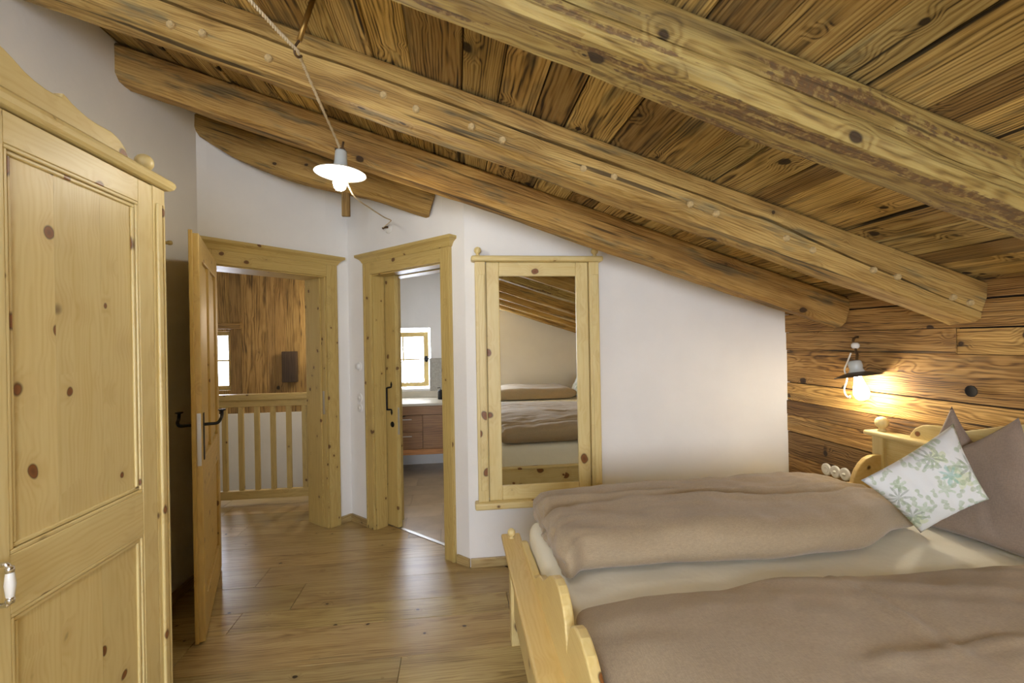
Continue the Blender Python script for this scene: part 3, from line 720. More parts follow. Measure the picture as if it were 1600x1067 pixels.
# hall door
d1 = struct(empty('door_1', (FH @ Vector((.53, 0, 0)))), 'open panelled fir door with iron lever leading to the landing', 'door')
casing(d1, FH, HO0, HO1, .085, .27)
box('door_stop', (HO1 - .034, .055, 0), (HO1 - .020, .27, OPZ - .02), 'fir', d1, FH, bev=.002)
box('strike_plate', (HO1 - .0245, .022, .93), (HO1 - .0215, .046, 1.12), 'steel', d1, FH)
FL = frame2(-1.640, 3.366, .319, -.849); LW, LT, LZ = .905, .044, 2.075     # leaf: x from hinge to lock edge, y towards the visible (right) face
leaf = box('leaf_core', (.10, .016, .10), (LW - .10, .028, LZ - .08), 'fir:z', d1, FL)
LM = 'fir'; LTt = (1.05, .98, .84)
for a, b in ((0, .115), (LW - .115, LW)): box('stile', (a, .0, .012), (b, LT, LZ), LM, leaf, FL, bev=.004, tint=LTt)
for a, b in ((.012, .20), (.76, .93), (1.955, LZ)): box('rail', (.115, .001, a), (LW - .115, LT - .001, b), 'fir:x', leaf, FL, bev=.003, tint=LTt)
box('muntin', (LW / 2 - .045, .001, .93), (LW / 2 + .045, LT - .001, 1.955), LM, leaf, FL, bev=.003, tint=LTt)
for a, b in ((.115, LW / 2 - .045), (LW / 2 + .045, LW - .115)):
    box('panel', (a + .02, .010, .95), (b - .02, LT - .010, 1.935), LM, leaf, FL, bev=.008, tint=LTt)
box('panel', (.135, .010, .22), (LW - .135, LT - .010, .74), LM, leaf, FL, bev=.008, tint=LTt)
box('rebate_lip', (LW, -.0, .012), (LW + .014, .018, LZ + .014), LM, leaf, FL, bev=.003, tint=LTt)
box('lock_plate', (LW - .001, .022, .90), (LW + .0025, .040, 1.165), 'steel', leaf, FL)
box('latch_bolt', (LW, .027, 1.085), (LW + .010, .037, 1.115), 'steel', leaf, FL)
for sgn, y0 in ((1, LT), (-1, 0)):
    box('escutcheon', (LW - .075, min(y0, y0 + sgn * .004), .92), (LW - .043, max(y0, y0 + sgn * .004), 1.16), 'iron', leaf, FL)
    yy = lambda d: y0 + sgn * d
    tube('lever', [(LW - .06, yy(.0), 1.10), (LW - .06, yy(.028), 1.10), (LW - .062, yy(.055), 1.10), (LW - .075, yy(.066), 1.105), (LW - .10, yy(.072), 1.115), (LW - .145, yy(.074), 1.125), (LW - .165, yy(.074), 1.15)], .008, 'iron', leaf, FL)
    lathe('lever_end', [(0, .004), (.018, .004), (.020, 0), (.012, -.004), (0, -.005)], 'iron', leaf, FL @ T((LW - .165, yy(.074), 1.155)), 14)

# bathroom sliding door
d2 = struct(empty('door_2', (FB @ Vector((.76, 0, 0)))), 'bathroom doorway in fir casing with a sliding leaf half hidden in its slot', 'door')
casing(d2, FB, BO0, BO1, .088, .27, slot=(.105, .165))
lf = box('leaf', (-.02, .115, .008), (.485, .155, OPZ - .015), 'fir:z', d2, FB, bev=.004)
tube('pull_handle', [(.425, .115, 1.16), (.425, .108, 1.145), (.415, .080, 1.14), (.415, .075, 1.12), (.415, .075, .98), (.415, .080, .965), (.425, .108, .96), (.425, .115, .945)], .007, 'iron', lf, FB)
for z in (1.165, .94):
    lathe('handle_leaf', [(0, -.028), (.010, -.012), (.013, 0), (.008, .014), (0, .03)], 'iron', lf, FB @ T((.425, .112, z)) @ Matrix.Scale(.35, 4, (0, 1, 0)), 10)
tube('pull_handle', [(.425, .155, 1.16), (.425, .165, 1.145), (.415, .190, 1.14), (.415, .195, 1.12), (.415, .195, .98), (.415, .190, .965), (.425, .165, .96), (.425, .155, .945)], .007, 'iron', lf, FB)
lathe('key_rosette', [(0, .006), (.020, .006), (.024, 0)], 'iron', lf, FB @ T((.43, .115, .84)) @ Matrix.Rotation(PI / 2, 4, 'X'), 18)
box('lock_plate', (.4845, .127, .76), (.487, .143, .98), 'steel', lf, FB)

# ------------------------------------------------------------------ wardrobe
WF, WY0, WY1, WB = -1.08, .595, 1.905, XL + .02      # front plane, ends, back
WC = (WY0 + WY1) / 2
r = empty('wardrobe', (-1.37, WC, 0), 'tall knotty pine wardrobe with scalloped crest by the white wall', 'wardrobe')
box('side_panel', (WB, WY1 - .03, .06), (WF - .03, WY1 - .005, 2.09), 'pine:z', r, bev=.002)
box('side_panel', (WB, WY0 + .005, .06), (WF - .03, WY0 + .03, 2.09), 'pine:z', r, bev=.002)
box('back_panel', (WB, WY0 + .03, .06), (WB + .012, WY1 - .03, 2.09), 'pine:z', r)
box('carcass_top', (WB, WY0 + .03, 2.06), (WF - .03, WY1 - .03, 2.09), 'pine:y', r)
box('carcass_bottom', (WB, WY0 + .03, .06), (WF - .03, WY1 - .03, .09), 'pine:y', r)
box('plinth', (WB, WY0 - .01, 0), (WF + .012, WY1 + .01, .075), 'pine:y', r, bev=.008)
for y0, y1 in ((WY0, WY0 + .072), (WY1 - .072, WY1)):
    p = box('pilaster', (WF - .03, y0, .075), (WF, y1, 2.09), 'pine:z', r, bev=.003)
    box('pilaster_rib', (WF - .001, y0 + .016, .14), (WF + .010, y1 - .030, 2.03), 'pine:z', p, bev=.005)
    box('pilaster_rib', (WF - .001, y1 - .022, .14), (WF + .007, y1 - .010, 2.03), 'pine:z', p, bev=.003)
# cornice with a rounded nose
NOSE = [(0, 0), (.012, 0), (.022, .008), (.027, .020), (.025, .030), (.018, .038), (.010, .040), (0, .040)]
bm = bmesh.new(); rows = []
for o_, z in NOSE:
    rows.append([bm.verts.new(c) for c in ((WB + .02, WY0 - o_, z), (WF + o_, WY0 - o_, z), (WF + o_, WY1 + o_, z), (WB + .02, WY1 + o_, z))])
for A, B in zip(rows, rows[1:]):
    for k in range(3): bm.faces.new((A[k], A[k + 1], B[k + 1], B[k]))
bm.faces.new(rows[-1]); bm.faces.new(rows[0][::-1])
for v in bm.verts: v.co.x += 1.37; v.co.y -= WC
bmesh.ops.recalc_face_normals(bm, faces=bm.faces)
mk('cornice', bm, 'pine:y', r, T((-1.37, WC, 2.092)))
half = [(.489, 0), (.486, .018), (.472, .042), (.45, .058), (.43, .066), (.405, .071), (.38, .070), (.345, .068), (.31, .070), (.28, .076), (.25, .084), (.235, .092), (.222, .096), (.216, .084), (.20, .080), (.165, .078), (.13, .082), (.10, .090), (.07, .104), (.045, .114), (.02, .118)]
pts = [(WC + a, 2.132 + z) for a, z in half] + [(WC - a, 2.132 + z) for a, z in half[::-1]]
prism('crest_board', pts, WF - .045, WF - .015, 'pine:y', r, 'yz', bev=.004)
for y in (WY0 + .085, WY1 - .085): finial('finial', (WF - .036, y + (.03 if y > 1 else -.03), 2.132), .030, r)
def wardrobe_door(y0, y1, handle_left):
    x0, x1 = WF - .028, WF
    d = box('door', (x0, y0, .085), (x0 + .006, y1, 2.085), 'pine:z', r)
    sw = .075
    for a, b in ((y0, y0 + sw), (y1 - sw, y1)): box('stile', (x0 + .004, a, .085), (x1, b, 2.085), 'pine:z', d, bev=.002)
    for a, b in ((2.005, 2.085), (.860, 1.003), (.085, .20)): box('rail', (x0 + .004, y0 + sw, a), (x1 - .0005, y1 - sw, b), 'pine:y', d, bev=.002)
    for (z0, z1) in ((1.003, 2.005), (.20, .860)):
        n = 3; ww = (y1 - y0 - 2 * sw) / n
        cuts_ = [y0 + sw, y0 + sw + ww * RND.uniform(.7, 1.0), y0 + sw + ww * RND.uniform(1.8, 2.1), y1 - sw]
        for a, b in zip(cuts_, cuts_[1:]):
            f = RND.uniform(.93, 1.04); box('panel_board', (x0 + .004, a, z0), (x1 - .012, b - .0006, z1), 'pine:z', d, tint=(f, f * .99, f * .97))
        a, b = y0 + sw, y1 - sw
        for o_, dep in ((.0, .001), (.013, .005)):
            w_ = .011
            box('moulding', (x1 - .014, a + o_, z1 - o_ - w_), (x1 - dep, b - o_, z1 - o_), 'pine:y', d, bev=.003); box('moulding', (x1 - .014, a + o_, z0 + o_), (x1 - dep, b - o_, z0 + o_ + w_), 'pine:y', d, bev=.003)
            box('moulding', (x1 - .014, a + o_, z0 + o_ + w_), (x1 - dep, a + o_ + w_, z1 - o_ - w_), 'pine:z', d, bev=.003); box('moulding', (x1 - .014, b - o_ - w_, z0 + o_ + w_), (x1 - dep, b - o_, z1 - o_ - w_), 'pine:z', d, bev=.003)
    yh = y0 + .03 if handle_left else y1 - .03
    for z in (1.000, .905):
        tube('handle_arm', [(WF - .002, yh, z), (WF + .030, yh, z), (WF + .037, yh, z - (.008 if z > .95 else -.008))], .006, 'chrome', d, smooth_path=False)
        lathe('handle_rose', [(0, .005), (.010, .004), (.011, 0)], 'chrome', d, T((WF, yh, z)) @ Matrix.Rotation(PI / 2, 4, 'Y'), 14)
        lathe('handle_collar', [(0, -.008), (.008, -.007), (.009, 0), (.008, .007), (0, .008)], 'chrome', d, T((WF + .037, yh, z - (.012 if z > .95 else -.012))), 14)
    lathe('handle_grip', [(.006, -.034), (.0085, -.025), (.011, 0), (.0085, .025), (.006, .034)], 'porcelain', d, T((WF + .037, yh, .9525)), 16)
wardrobe_door(WY0 + .074, 1.191, False)
wardrobe_door(1.195, WY1 - .074, True)

# wooden coat peg on the wall behind the wardrobe
r = empty('coat_peg', (XL, 2.86, 2.1), 'wooden peg sticking out of the wall above the door leaf', 'peg')
lathe('rosette', [(0, .012), (.022, .012), (.026, .006), (.026, 0)], 'fir:z', r, T((XL, 2.87, 2.095)) @ Matrix.Rotation(PI / 2, 4, 'Y'), 16)
lathe('pin', [(0, 0), (.009, 0), (.009, .05), (.013, .062), (.012, .075), (0, .08)], 'fir:z', r, T((XL + .01, 2.87, 2.095)) @ Matrix.Rotation(PI / 2, 4, 'Y'), 14)

# ------------------------------------------------------------------ wall mirror
MY = YM
r = empty('framed_mirror', (.55, MY, .40), 'tall mirror in a knotty pine frame on the white wall', 'mirror')
MX0, MX1 = .133, .973
MF = MY - .040
for a, b in ((MX0, MX0 + .068), (MX1 - .068, MX1)):
    p = box('pilaster', (a, MF - .012, .446), (b, MY - .001, 2.03), 'pine:z', r, bev=.003)
    box('pilaster_rib', (a + .018, MF - .020, .52), (b - .006, MF - .010, 1.945), 'pine:z', p, bev=.004)
for a, b in ((MX0 + .073, .293), (.817, MX1 - .073)): box('stile', (a, MF + .004, .446), (b, MY - .001, 2.03), 'pine:z', r, bev=.006)
box('top_rail', (.2925, MF + .005, 1.937), (.8175, MY - .001, 2.03), 'pine:x', r, bev=.006)
box('bottom_rail', (.2925, MF + .005, .446), (.8175, MY - .001, .54), 'pine:x', r, bev=.006)
box('back_board', (MX0 + .06, MY - .014, .46), (MX1 - .06, MY - .002, 2.02), 'pine:z', r)
box('cornice', (MX0 - .024, MF - .046, 2.03), (MX1 + .024, MY - .001, 2.066), 'pine:x', r, bev=.012, seg=3)
box('ledge', (MX0 - .024, MF - .046, .400), (MX1 + .024, MY - .001, .446), 'pine:x', r, bev=.012, seg=3)
for x in (MX0 + .02, MX1 - .03): finial('finial', (x, MY - .06, 2.066), .024, r)
mk('glass', bm_box(.525, .004, 1.398), 'mirror', r, T((.555, MY - .020, 1.2385)))

# ------------------------------------------------------------------ bed
BYN, BYF = .31, 2.315; BC = (BYN + BYF) / 2
r = empty('bed', (1.3, BC, 0), 'double pine bed with scalloped footboard and plank headboard wall behind', 'bed')
fb = box('footboard', (.262, BYN + .03, .14), (.292, BYF - .03, .488), 'pine:y', r, bev=.002)
for y in (BYN, BYF): box('leg', (.247, y - .034, 0), (.312, y + .034, .488), 'pine:z', r, bev=.005)
box('footboard_cap', (.215, BYN - .085, .486), (.312, BYF + .085, .512), 'pine:y', r, bev=.009, tint=(1.0, .90, .74))
for y in (BYN, BYF): finial('finial', (.262, y + (.02 if y > 1 else -.02), .512), .020, r)
halfc = [(1.0, .38), (.985, .512), (.93, .528), (.84, .528), (.72, .535), (.64, .535), (.60, .53), (.575, .535), (.54, .548), (.50, .572), (.46, .60), (.42, .612), (.38, .622), (.32, .656), (.26, .698), (.20, .728), (.15, .741), (.11, .740), (.08, .731), (.05, .712), (.025, .680), (.008, .640), (.0, .618)]
pts = [(BC + a, z) for a, z in halfc] + [(BC - a, z) for a, z in halfc[::-1][1:]] + [(BC - 1.0, .30), (BC + 1.0, .30)]
pts = [pts[0]] + pts[1:]
prism('footboard_crest', pts, .300, .332, 'pine:y', r, 'yz', bev=.006, tint=(1.04, 1.0, .9))
for y0, y1 in ((BYF - .02, BYF + .015), (BYN - .015, BYN + .02)):
    rail = box('side_rail', (.312, y0, .20), (2.30, y1, .425), 'pine:x', r, bev=.003)
    box('rail_cap', (.312, y0 - .004, .425), (2.26, y1 + .012, .445), 'pine:x', rail, bev=.005)
wing = [(1.955, .44), (1.965, .52), (1.985, .585), (2.01, .635), (2.04, .672), (2.075, .695), (2.105, .702), (2.125, .70), (2.135, .73), (2.15, .765), (2.175, .80), (2.205, .828), (2.24, .842), (2.275, .845), (2.30, .845), (2.30, .44)]
for y0 in (BYF - .022, BYN - .006): prism('head_wing', wing, y0, y0 + .030, 'pine:x', r, 'xz', bev=.005, tint=(1.05, .95, .8))
for y in (BYN, BYF): box('head_post', (2.295, y - .034, 0), (2.362, y + .034, .945), 'pine:z', r, bev=.004)
box('headboard', (2.315, BYN + .03, .20), (2.343, BYF - .03, .945), 'pine:y', r)
box('headboard_cap', (2.268, BYN - .065, .944), (2.370, BYF + .065, .970), 'pine:y', r, bev=.009)
for y in (BYN, BYF): finial('finial', (2.325, y, .970), .033, r)
hc = [(.84, .965), (.835, .99), (.81, 1.022), (.77, 1.045), (.72, 1.052), (.66, 1.052), (.62, 1.045), (.58, 1.05), (.50, 1.075), (.40, 1.11), (.30, 1.13), (.15, 1.14), (.0, 1.12)]
pts = [(BC + a, z) for a, z in hc] + [(BC - a, z) for a, z in hc[::-1][1:]]
prism('headboard_crest', pts, 2.318, 2.348, 'pine:y', r, 'yz', bev=.005)
for k in range(10): box('slat', (.42 + k * .2, BYN + .02, .235), (.49 + k * .2, BYF - .02, .255), 'pine:y', r)

def mattress(y0, y1, seed, label):
    sx, sy, sz = 1.915, y1 - y0, .365
    def fn(q, p):
        k = .006 * nz(q.x * 3 + seed, q.y * 3, 0) + .004 * nz(q.x * 9, q.y * 9, seed)
        return (q.x, q.y, q.z + (k if q.z > 0 else 0))
    bm = rounded((sx, sy, sz), (.05, .05, .06), (60, 30, 12), fn)
    o = mk('mattress', bm, 'sheet', None, T((.338 + sx / 2, (y0 + y1) / 2, .256 + sz / 2)), True)
    tag(o, label, 'mattress', 'mattresses of the double bed')
mattress(BC + .003, BYF - .028, 1.0, 'mattress in ivory fitted sheet on the mirror side of the bed')
mattress(BYN + .028, BC - .003, 5.0, 'mattress in ivory fitted sheet on the viewer side of the bed')
ZM = .630

def sm(a, b, x):
    t = max(0, min(1, (x - a) / (b - a))); return t * t * (3 - 2 * t)
def duvet(name, x0, x1, y0, y1, zh, rz, n, fn, mat, label, M=None):
    sx, sy = x1 - x0, y1 - y0
    cx, cy = (x0 + x1) / 2, (y0 + y1) / 2
    def g_(q, p):
        X, Y, Z = fn(q.x + cx, q.y + cy, q.z + zh / 2, p)
        return (X - cx, Y - cy, max(Z, .001))
    o = mk('duvet', rounded((sx, sy, zh), (.055, min(.10, sy * .2), rz), n, g_), mat, None, T((cx, cy, ZM)), True)
    tag(o, label, 'duvet', 'taupe linen duvets'); return o
def fold(d, w, a): return a * math.exp(-(d / w) ** 2)
def d1f(X, Y, Z, p):
    u = (X - .36) / 1.64; v = (Y - 1.63) / .70; zf = Z / .17
    top = .80 + .18 * sm(.15, .5, u) + .06 * math.sin(u * 7) - .34 * sm(.82, 1.02, u)
    top += .10 * nz(X * 2.2, Y * 2.5, 3) + .03 * nz(X * 7, Y * 9, 5)
    z = Z * top
    # front edge wanders, the head end pulls back into a soft point
    sh = (.08 * sm(.0, .06, u) - .06) * (1 - v) + .17 * sm(.70, 1.0, u) ** 1.3 * (1 - v) + .02 * math.sin(u * 9) * (1 - v)
    y = Y + sh + (.02 * nz(X * 4, zf * 2, 1)) * (1 - v)
    z += zf * (fold((v - .42 - .12 * math.sin(u * 4 + .6)), .035, .016) * sm(.25, .5, u) + fold(v - .62 + .25 * (u - .5), .03, .012) - fold(v - .50 - .12 * math.sin(u * 4 + .6), .04, .010))
    z += zf * (.007 * nz(X * 14, Y * 6, 8) + .005 * nz(X * 4 + Y * 22, Y * 5, 12) + .010 * nz(X * 5, Y * 9, 21) + .016 * sm(.12, .0, u) * nz(Y * 24, zf, 4))
    x = X + (.02 * nz(Y * 6, zf * 3, 2) + .014 * nz(Y * 22, zf * 5, 7) * sm(.1, .0, u)) * (1 - u) + .05 * (1 - v) * sm(.9, 1, u)
    return x, y, z
duvet('duvet', .36, 2.00, 1.63, 2.33, .17, .075, (90, 44, 12), d1f, 'taupe', 'folded taupe linen duvet lying nearest the mirror wall')
def d2f(X, Y, Z, p):
    u = (X - .345) / 1.70; v = (Y - .25) / 1.20; zf = Z / .10
    top = .62 + .30 * sm(.0, .12, u) - .30 * sm(.55, 1.0, v) + .06 * math.sin(u * 6 + 1) + .16 * nz(X * 2, Y * 2, 11) + .04 * nz(X * 8, Y * 7, 4)
    z = Z * top * (1 - .35 * sm(.85, 1.0, v))
    z += zf * (fold(X - 1.265 - .03 * math.sin(Y * 5), .012, .012) * sm(.92, 1.05, Y) + fold(Y - .985 - .02 * math.sin(X * 6), .014, .016) * sm(.85, 1.1, X) - fold(X - 1.29, .03, .006) - fold(Y - 1.02, .03, .007) * sm(.8, 1.1, X))
    z += zf * (.006 * nz(X * 5 + Y * 14, Y * 3, 8) + .005 * nz(X * 12 - Y * 10, Y * 8, 18) + .008 * nz(X * 4, Y * 4, 31) + fold(Y - 1.30 + .3 * (X - 1.5), .05, .007))
    y = Y + (.05 * sm(.1, .45, u) - .04 * sm(.6, 1, u) + .012 * math.sin(u * 16) * sm(.6, 1, v)) * v
    return X, y, z
duvet('duvet', .345, 2.045, .25, 1.45, .10, .045, (90, 60, 8), d2f, 'taupe', 'taupe linen duvet spread flat on the viewer side of the bed')

def pillow(name, c00, c10, c11, c01, th, mat, label, group=None, n=28, piping=False, seed=0.0):
    """four corners (bottom-left, bottom-right, top-right, top-left seen from the room)"""
    C = [Vector(c) for c in (c00, c10, c11, c01)]
    ctr = sum(C, Vector()) / 4
    ex = (C[1] - C[0] + C[2] - C[3]).normalized(); nn = ex.cross((C[3] - C[0] + C[2] - C[1])).normalized(); ey = nn.cross(ex)
    M = Matrix((( ex.x, ey.x, nn.x, ctr.x), (ex.y, ey.y, nn.y, ctr.y), (ex.z, ey.z, nn.z, ctr.z), (0, 0, 0, 1)))
    Mi = M.inverted(); L = [Mi @ c for c in C]
    bm = bmesh.new(); g_ = {}
    for s in (1, -1):
        for i in range(n + 1):
            for j in range(n + 1):
                u = i / n; v = j / n; eb = i in (0, n) or j in (0, n)
                if eb and s < 0: g_[(s, i, j)] = g_[(1, i, j)]; continue
                p = L[0] * (1 - u) * (1 - v) + L[1] * u * (1 - v) + L[2] * u * v + L[3] * (1 - u) * v
                U = abs(2 * u - 1); V = abs(2 * v - 1)
                k = (max(0, 1 - U ** 2.6) * max(0, 1 - V ** 2.6)) ** .52
                pin = .07 * ((1 - U ** 2) * V ** 4) ; pin2 = .07 * ((1 - V ** 2) * U ** 4)
                q = p + (Vector((0, 0, 0)) - p) * (pin + pin2)
                q = q + Vector((0, 0, s * th / 2 * k * (1 + .16 * nz(u * 4 + seed, v * 4, s)) + s * k * .010 * nz(u * 11 + seed, v * 3 + u * 5, 2)))
                g_[(s, i, j)] = bm.verts.new(q)
        for i in range(n):
            for j in range(n):
                f = [g_[(s, i, j)], g_[(s, i + 1, j)], g_[(s, i + 1, j + 1)], g_[(s, i, j + 1)]]
                bm.faces.new(f if s > 0 else f[::-1])
    bmesh.ops.recalc_face_normals(bm, faces=bm.faces)
    o = mk(name, bm, mat, None, M, True); tag(o, label, 'pillow' if name == 'pillow' else 'cushion', group)
    return o
G_P = 'taupe pillows at the bed head'
pillow('pillow', (2.12, 2.03, .65), (2.22, 1.81, .66), (2.292, 1.79, .97), (2.282, 1.910, 1.165), .09, 'taupe_dark', 'small taupe pillow peaking up behind the floral cushion', G_P, seed=3)
pillow('pillow', (2.10, 1.90, .634), (2.15, 1.34, .625), (2.295, 1.66, 1.15), (2.24, 1.98, .90), .125, 'taupe_dark', 'large taupe pillow propped right of the floral cushion', G_P, seed=7)
pillow('cushion', (1.955, 1.772, .652), (2.064, 1.594, .850), (2.110, 1.760, 1.115), (1.686, 1.781, .890), .11, 'floral', 'square white cushion printed with green flowers')

# ------------------------------------------------------------------ bedside shelf
r = empty('nightstand', (2.19, 2.92, 0), 'low pine nightstand in the corner behind the bed', 'nightstand')
box('top', (2.02, 2.68, .480), (2.365, YM - .02, .505), 'pine:x', r, bev=.006)
for x in (2.035, 2.33): 
    for y in (2.70, 3.07): box('leg', (x - .0, y, 0), (x + .03, y + .03, .48), 'pine:z', r, bev=.003)
dr = box('drawer', (2.066, 2.695, .34), (2.33, 2.715, .475), 'pine:x', r, bev=.003)
ball('knob', (2.198, 2.682, .41), .014, 'pine:z', dr)
box('shelf', (2.04, 2.70, .12), (2.36, 3.10, .14), 'pine:x', r, bev=.003)

# ------------------------------------------------------------------ day bed behind the viewer (in the mirror)
r = empty('day_bed', (1.4, -1.55, 0), 'narrow pine day bed along the rear wall, seen in the mirror', 'bed')
for y0 in (-1.06, -2.06): box('side_rail', (.50, y0 - .02, .18), (2.28, y0 + .01, .40), 'pine:x', r, bev=.004)
for x0 in (.47, 2.28):
    box('end_panel', (x0, -2.06, .12), (x0 + .03, -1.06, .56), 'pine:y', r, bev=.004)
    for y0 in (-2.085, -1.095): box('leg', (x0 - .012, y0, 0), (x0 + .042, y0 + .055, .60), 'pine:z', r, bev=.005)
tag(mk('mattress', rounded((1.76, .96, .30), (.05, .05, .06), (30, 20, 8)), 'sheet', None, T((1.39, -1.562, .40)), True), 'narrow mattress on the day bed by the rear wall', 'mattress')
box('base', (.505, -2.045, .20), (2.275, -1.085, .248), 'pine:x', r)
def d3f(q, p):
    X, Y = q.x, q.y
    return (X, Y, max(-.08, q.z * (1 + .3 * nz(X * 2, Y * 3, 6) + .08 * nz(X * 7, Y * 7, 1)) * (1 - .45 * sm(.5, .75, X))))
tag(mk('duvet', rounded((1.40, .86, .19), (.07, .10, .085), (60, 40, 10), d3f), 'taupe', None, T((1.24, -1.555, .648)), True), 'rolled taupe duvet on the day bed in the mirror', 'duvet', 'taupe linen duvets')
pillow('cushion', (1.98, -1.80, .56), (1.98, -1.35, .56), (2.17, -1.35, .93), (2.17, -1.80, .93), .12, 'floral', 'pale flowered cushion on the day bed at the mirror edge')

# ------------------------------------------------------------------ pendant lamp
LX, LY = -.525, 2.28
r = empty('pendant_lamp', (LX, LY, 2.42), 'white enamel pendant lamp with glowing bulb and twisted cord', 'lamp')
tilt = T((LX, LY, 2.315)) @ Matrix.Rotation(.05, 4, 'Y')
lathe('lamp_shade', [(.028, .006), (.050, .010), (.085, .004), (.112, -.006), (.118, -.011), (.1185, -.013), (.112, -.010), (.085, .001), (.050, .006), (.028, .003)], 'enamel', r, tilt, 40)
lathe('lamp_holder', [(0, .098), (.024, .098), (.027, .090), (.029, .05), (.033, .018), (.038, .004), (.034, -.004), (.030, -.004), (0, -.002)], 'porcelain_grey', r, tilt, 28)
lathe('bulb', [(0, -.092), (.016, -.088), (.026, -.076), (.031, -.058), (.029, -.040), (.021, -.020), (.016, -.006), (0, -.005)], 'bulb_pendant', r, tilt, 24)
for dx in (-.018, .004, .018): ball('clamp_screw', (LX + dx, LY - .010 + abs(dx) * .4, 2.418), .006, 'rust', r)
tube('hanger', [(LX + .010, LY, 2.412), (LX + .013, LY, 2.44), (LX + .016, LY, 2.455)], .005, 'rust', r, smooth_path=False)
HK = (-.503, 1.62, 2.474)
path = [(LX, LY, 2.41), (LX, LY - .012, 2.425), (-.522, 2.20, 2.432), (-.516, 1.98, 2.446), (-.511, 1.83, 2.457), HK, (-.535, 1.53, 2.482), (-.57, 1.42, 2.493), (-.66, 1.25, 2.515), (-.75, 1.05, 2.53), (-.80, .95, 2.62), (-.82, .92, 2.762)]
# two twisted strands
def strands(pts, off, turns, rad, parent, name):
    P = [Vector(p) for p in pts]; Q = []
    for i in range(len(P) - 1):
        for k in range(24): Q.append(P[i].lerp(P[i + 1], k / 24))
    Q.append(P[-1]); L = 0; outp = [[], []]
    for i, p in enumerate(Q):
        d = (Q[min(i + 1, len(Q) - 1)] - Q[max(i - 1, 0)]).normalized(); n = d.cross(Vector((0, 0, 1)))
        n = n.normalized() if n.length > 1e-3 else Vector((1, 0, 0)); b = d.cross(n)
        if i: L += (p - Q[i - 1]).length
        for s in (0, 1):
            a = L * turns * 2 * PI + s * PI; outp[s].append(p + off * (math.cos(a) * n + math.sin(a) * b))
    for s in (0, 1): tube(name, outp[s], rad, 'cord', parent, seg=6, smooth_path=False)
strands(path, .0032, 45, .0036, r, 'twisted_cord')
r2 = empty('cord_hook', (-.455, 1.62, 2.655), 'brass hook rod holding the pendant cord at the ceiling', 'hook')
tube('rod', [(-.448, 1.625, 2.668), (-.475, 1.62, 2.58), (-.497, 1.618, 2.508)], .009, 'brass', r2, smooth_path=False)
tube('hook_eye', [(-.497, 1.618, 2.508), (-.508, 1.61, 2.482), (-.510, 1.614, 2.462), (-.503, 1.624, 2.457), (-.494, 1.632, 2.466)], .004, 'rust', r2)
# porcelain insulator and its feed wire on the diagonal wall
FI = FB @ T((.585, -.001, 2.395))
r = empty('cord_insulator', (FI @ Vector((0, 0, 0))), 'round porcelain wall rosette holding the lamp wire above the bathroom door', 'insulator')
lathe('rosette', [(0, .014), (.030, .012), (.040, .005), (.041, 0)], 'porcelain', r, FI @ Matrix.Rotation(PI / 2, 4, 'X'), 24)
tube('clip', [(-.03, -.035, 0), (-.005, -.03, .004), (.012, -.016, .004)], .008, 'rust', r, FI, smooth_path=False)
wp_ = FI @ Vector((-.03, -.035, .002))
tube('feed_wire', [(LX + .022, LY + .02, 2.275), (LX + .045, LY + .10, 2.225), (LX + .07, LY + .35, 2.245), (LX + .09, LY + .75, 2.30), (LX + .09, LY + 1.05, 2.36), (LX + .060, LY + 1.25, 2.40), tuple(wp_)], .0035, 'cord', r)

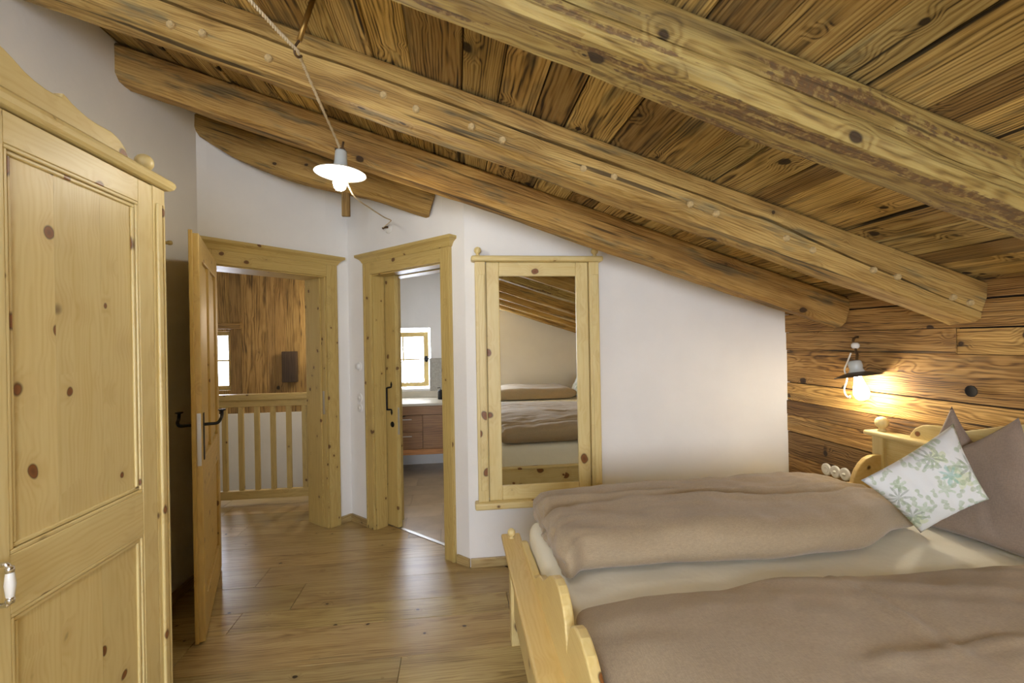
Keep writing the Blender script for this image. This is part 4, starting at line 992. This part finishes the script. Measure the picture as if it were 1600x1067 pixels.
# ------------------------------------------------------------------ bed-side wall lamp
def sconce(SX, SY, label):
    r = empty('bedside_sconce', (XW, SY, 1.40), label, 'lamp', 'bedside wall lamps')
    tube('wall_hook', [(XW - .004, SY + .10, 1.49), (2.35, SY + .09, 1.487), (2.325, SY + .075, 1.478), (2.318, SY + .07, 1.462)], .007, 'rust', r)
    lathe('insulator_bead', [(0, .018), (.013, .017), (.021, .008), (.021, -.006), (.014, -.016), (0, -.017)], 'porcelain', r, T((2.322, SY + .06, 1.440)), 20)
    tube('clamp', [(2.318, SY + .055, 1.425), (2.308, SY + .04, 1.405), (2.295, SY + .02, 1.39), (SX + .008, SY + .01, 1.365), (SX, SY, 1.345)], .007, 'rust', r)
    tl = T((SX, SY, 1.28)) @ Matrix.Rotation(-.07, 4, 'Y') @ Matrix.Rotation(-.16, 4, 'X')
    lathe('lamp_holder', [(0, .078), (.026, .077), (.033, .068), (.035, .045), (.032, .030), (.038, .016), (.050, .004), (.045, -.002), (0, -.002)], 'porcelain_grey', r, tl, 28)
    lathe('lamp_shade', [(.040, .012), (.075, .002), (.112, -.012), (.115, -.016), (.110, -.016), (.075, -.003), (.040, .006)], 'enamel_dark', r, tl, 40)
    lathe('bulb', [(0, -.150), (.018, -.147), (.031, -.135), (.039, -.112), (.036, -.088), (.027, -.058), (.019, -.026), (.016, -.004), (0, -.003)], 'bulb_sconce', r, tl, 24)
    tube('cord', [(SX - .01, SY + .03, 1.40), (SX - .02, SY + .045, 1.345), (SX - .03, SY + .055, 1.30), (SX - .02, SY + .050, 1.25), (SX - .02, SY + .070, 1.19), (SX - .02, SY + .062, 1.155), (SX - .022, SY + .035, 1.14), (SX - .045, SY + .005, 1.155)], .0045, 'cord_white', r)
sconce(2.275, 2.415, 'small glowing wall lamp with dark disc shade on the planks')
sconce(2.275, .20, 'added second bedside wall lamp, out of view on the viewer side')  # unseen twin lamp, added to brighten the rear wall in the mirror

# ------------------------------------------------------------------ switches and sockets
lab = ['round white wall socket left of the trio beside the bed', 'round white dimmer in the middle of the trio by the bed', 'round white switch right of the trio, closest to the bed']
for k, (y, z) in enumerate(((2.765, .636), (2.693, .639), (2.62, .644))):
    r = empty('light_switch', (XW, y, z), lab[k], 'switch', 'round switches on the planks')
    M = T((XW - .007, y, z)) @ Matrix.Rotation(-PI / 2, 4, 'Y')
    lathe('plate', [(.0, .006), (.026, .006), (.034, .008), (.038, .005), (.039, -.004)], 'porcelain', r, M, 28)
    if k == 0: lathe('socket_recess', [(0, .007), (.016, .0065), (.018, .0085), (.020, .006)], 'plastic', r, M, 22)
    else: lathe('knob', [(0, .020), (.007, .019), (.009, .012), (.009, .005)], 'porcelain', r, M, 18)
lab = ['white thermostat knob highest on the wall strip between the doors', 'upper round light switch between the two doors', 'lower round light switch between the two doors']
for k, z in enumerate((1.313, 1.052, .968)):
    r = empty('light_switch', (FB @ Vector((.15, 0, z))), lab[k], 'switch', 'switches between the doors')
    M = FB @ T((.15, 0, z)) @ Matrix.Rotation(PI / 2, 4, 'X')
    lathe('plate', [(0, .008), (.030, .008), (.036, .005), (.038, 0)], 'plastic', r, M, 28)
    if k == 0: lathe('dial', [(0, .030), (.020, .029), (.024, .02), (.025, .006)], 'plastic', r, M, 24)
    else: lathe('rocker', [(0, .014), (.012, .013), (.015, .008), (.015, .006)], 'porcelain', r, M, 20)
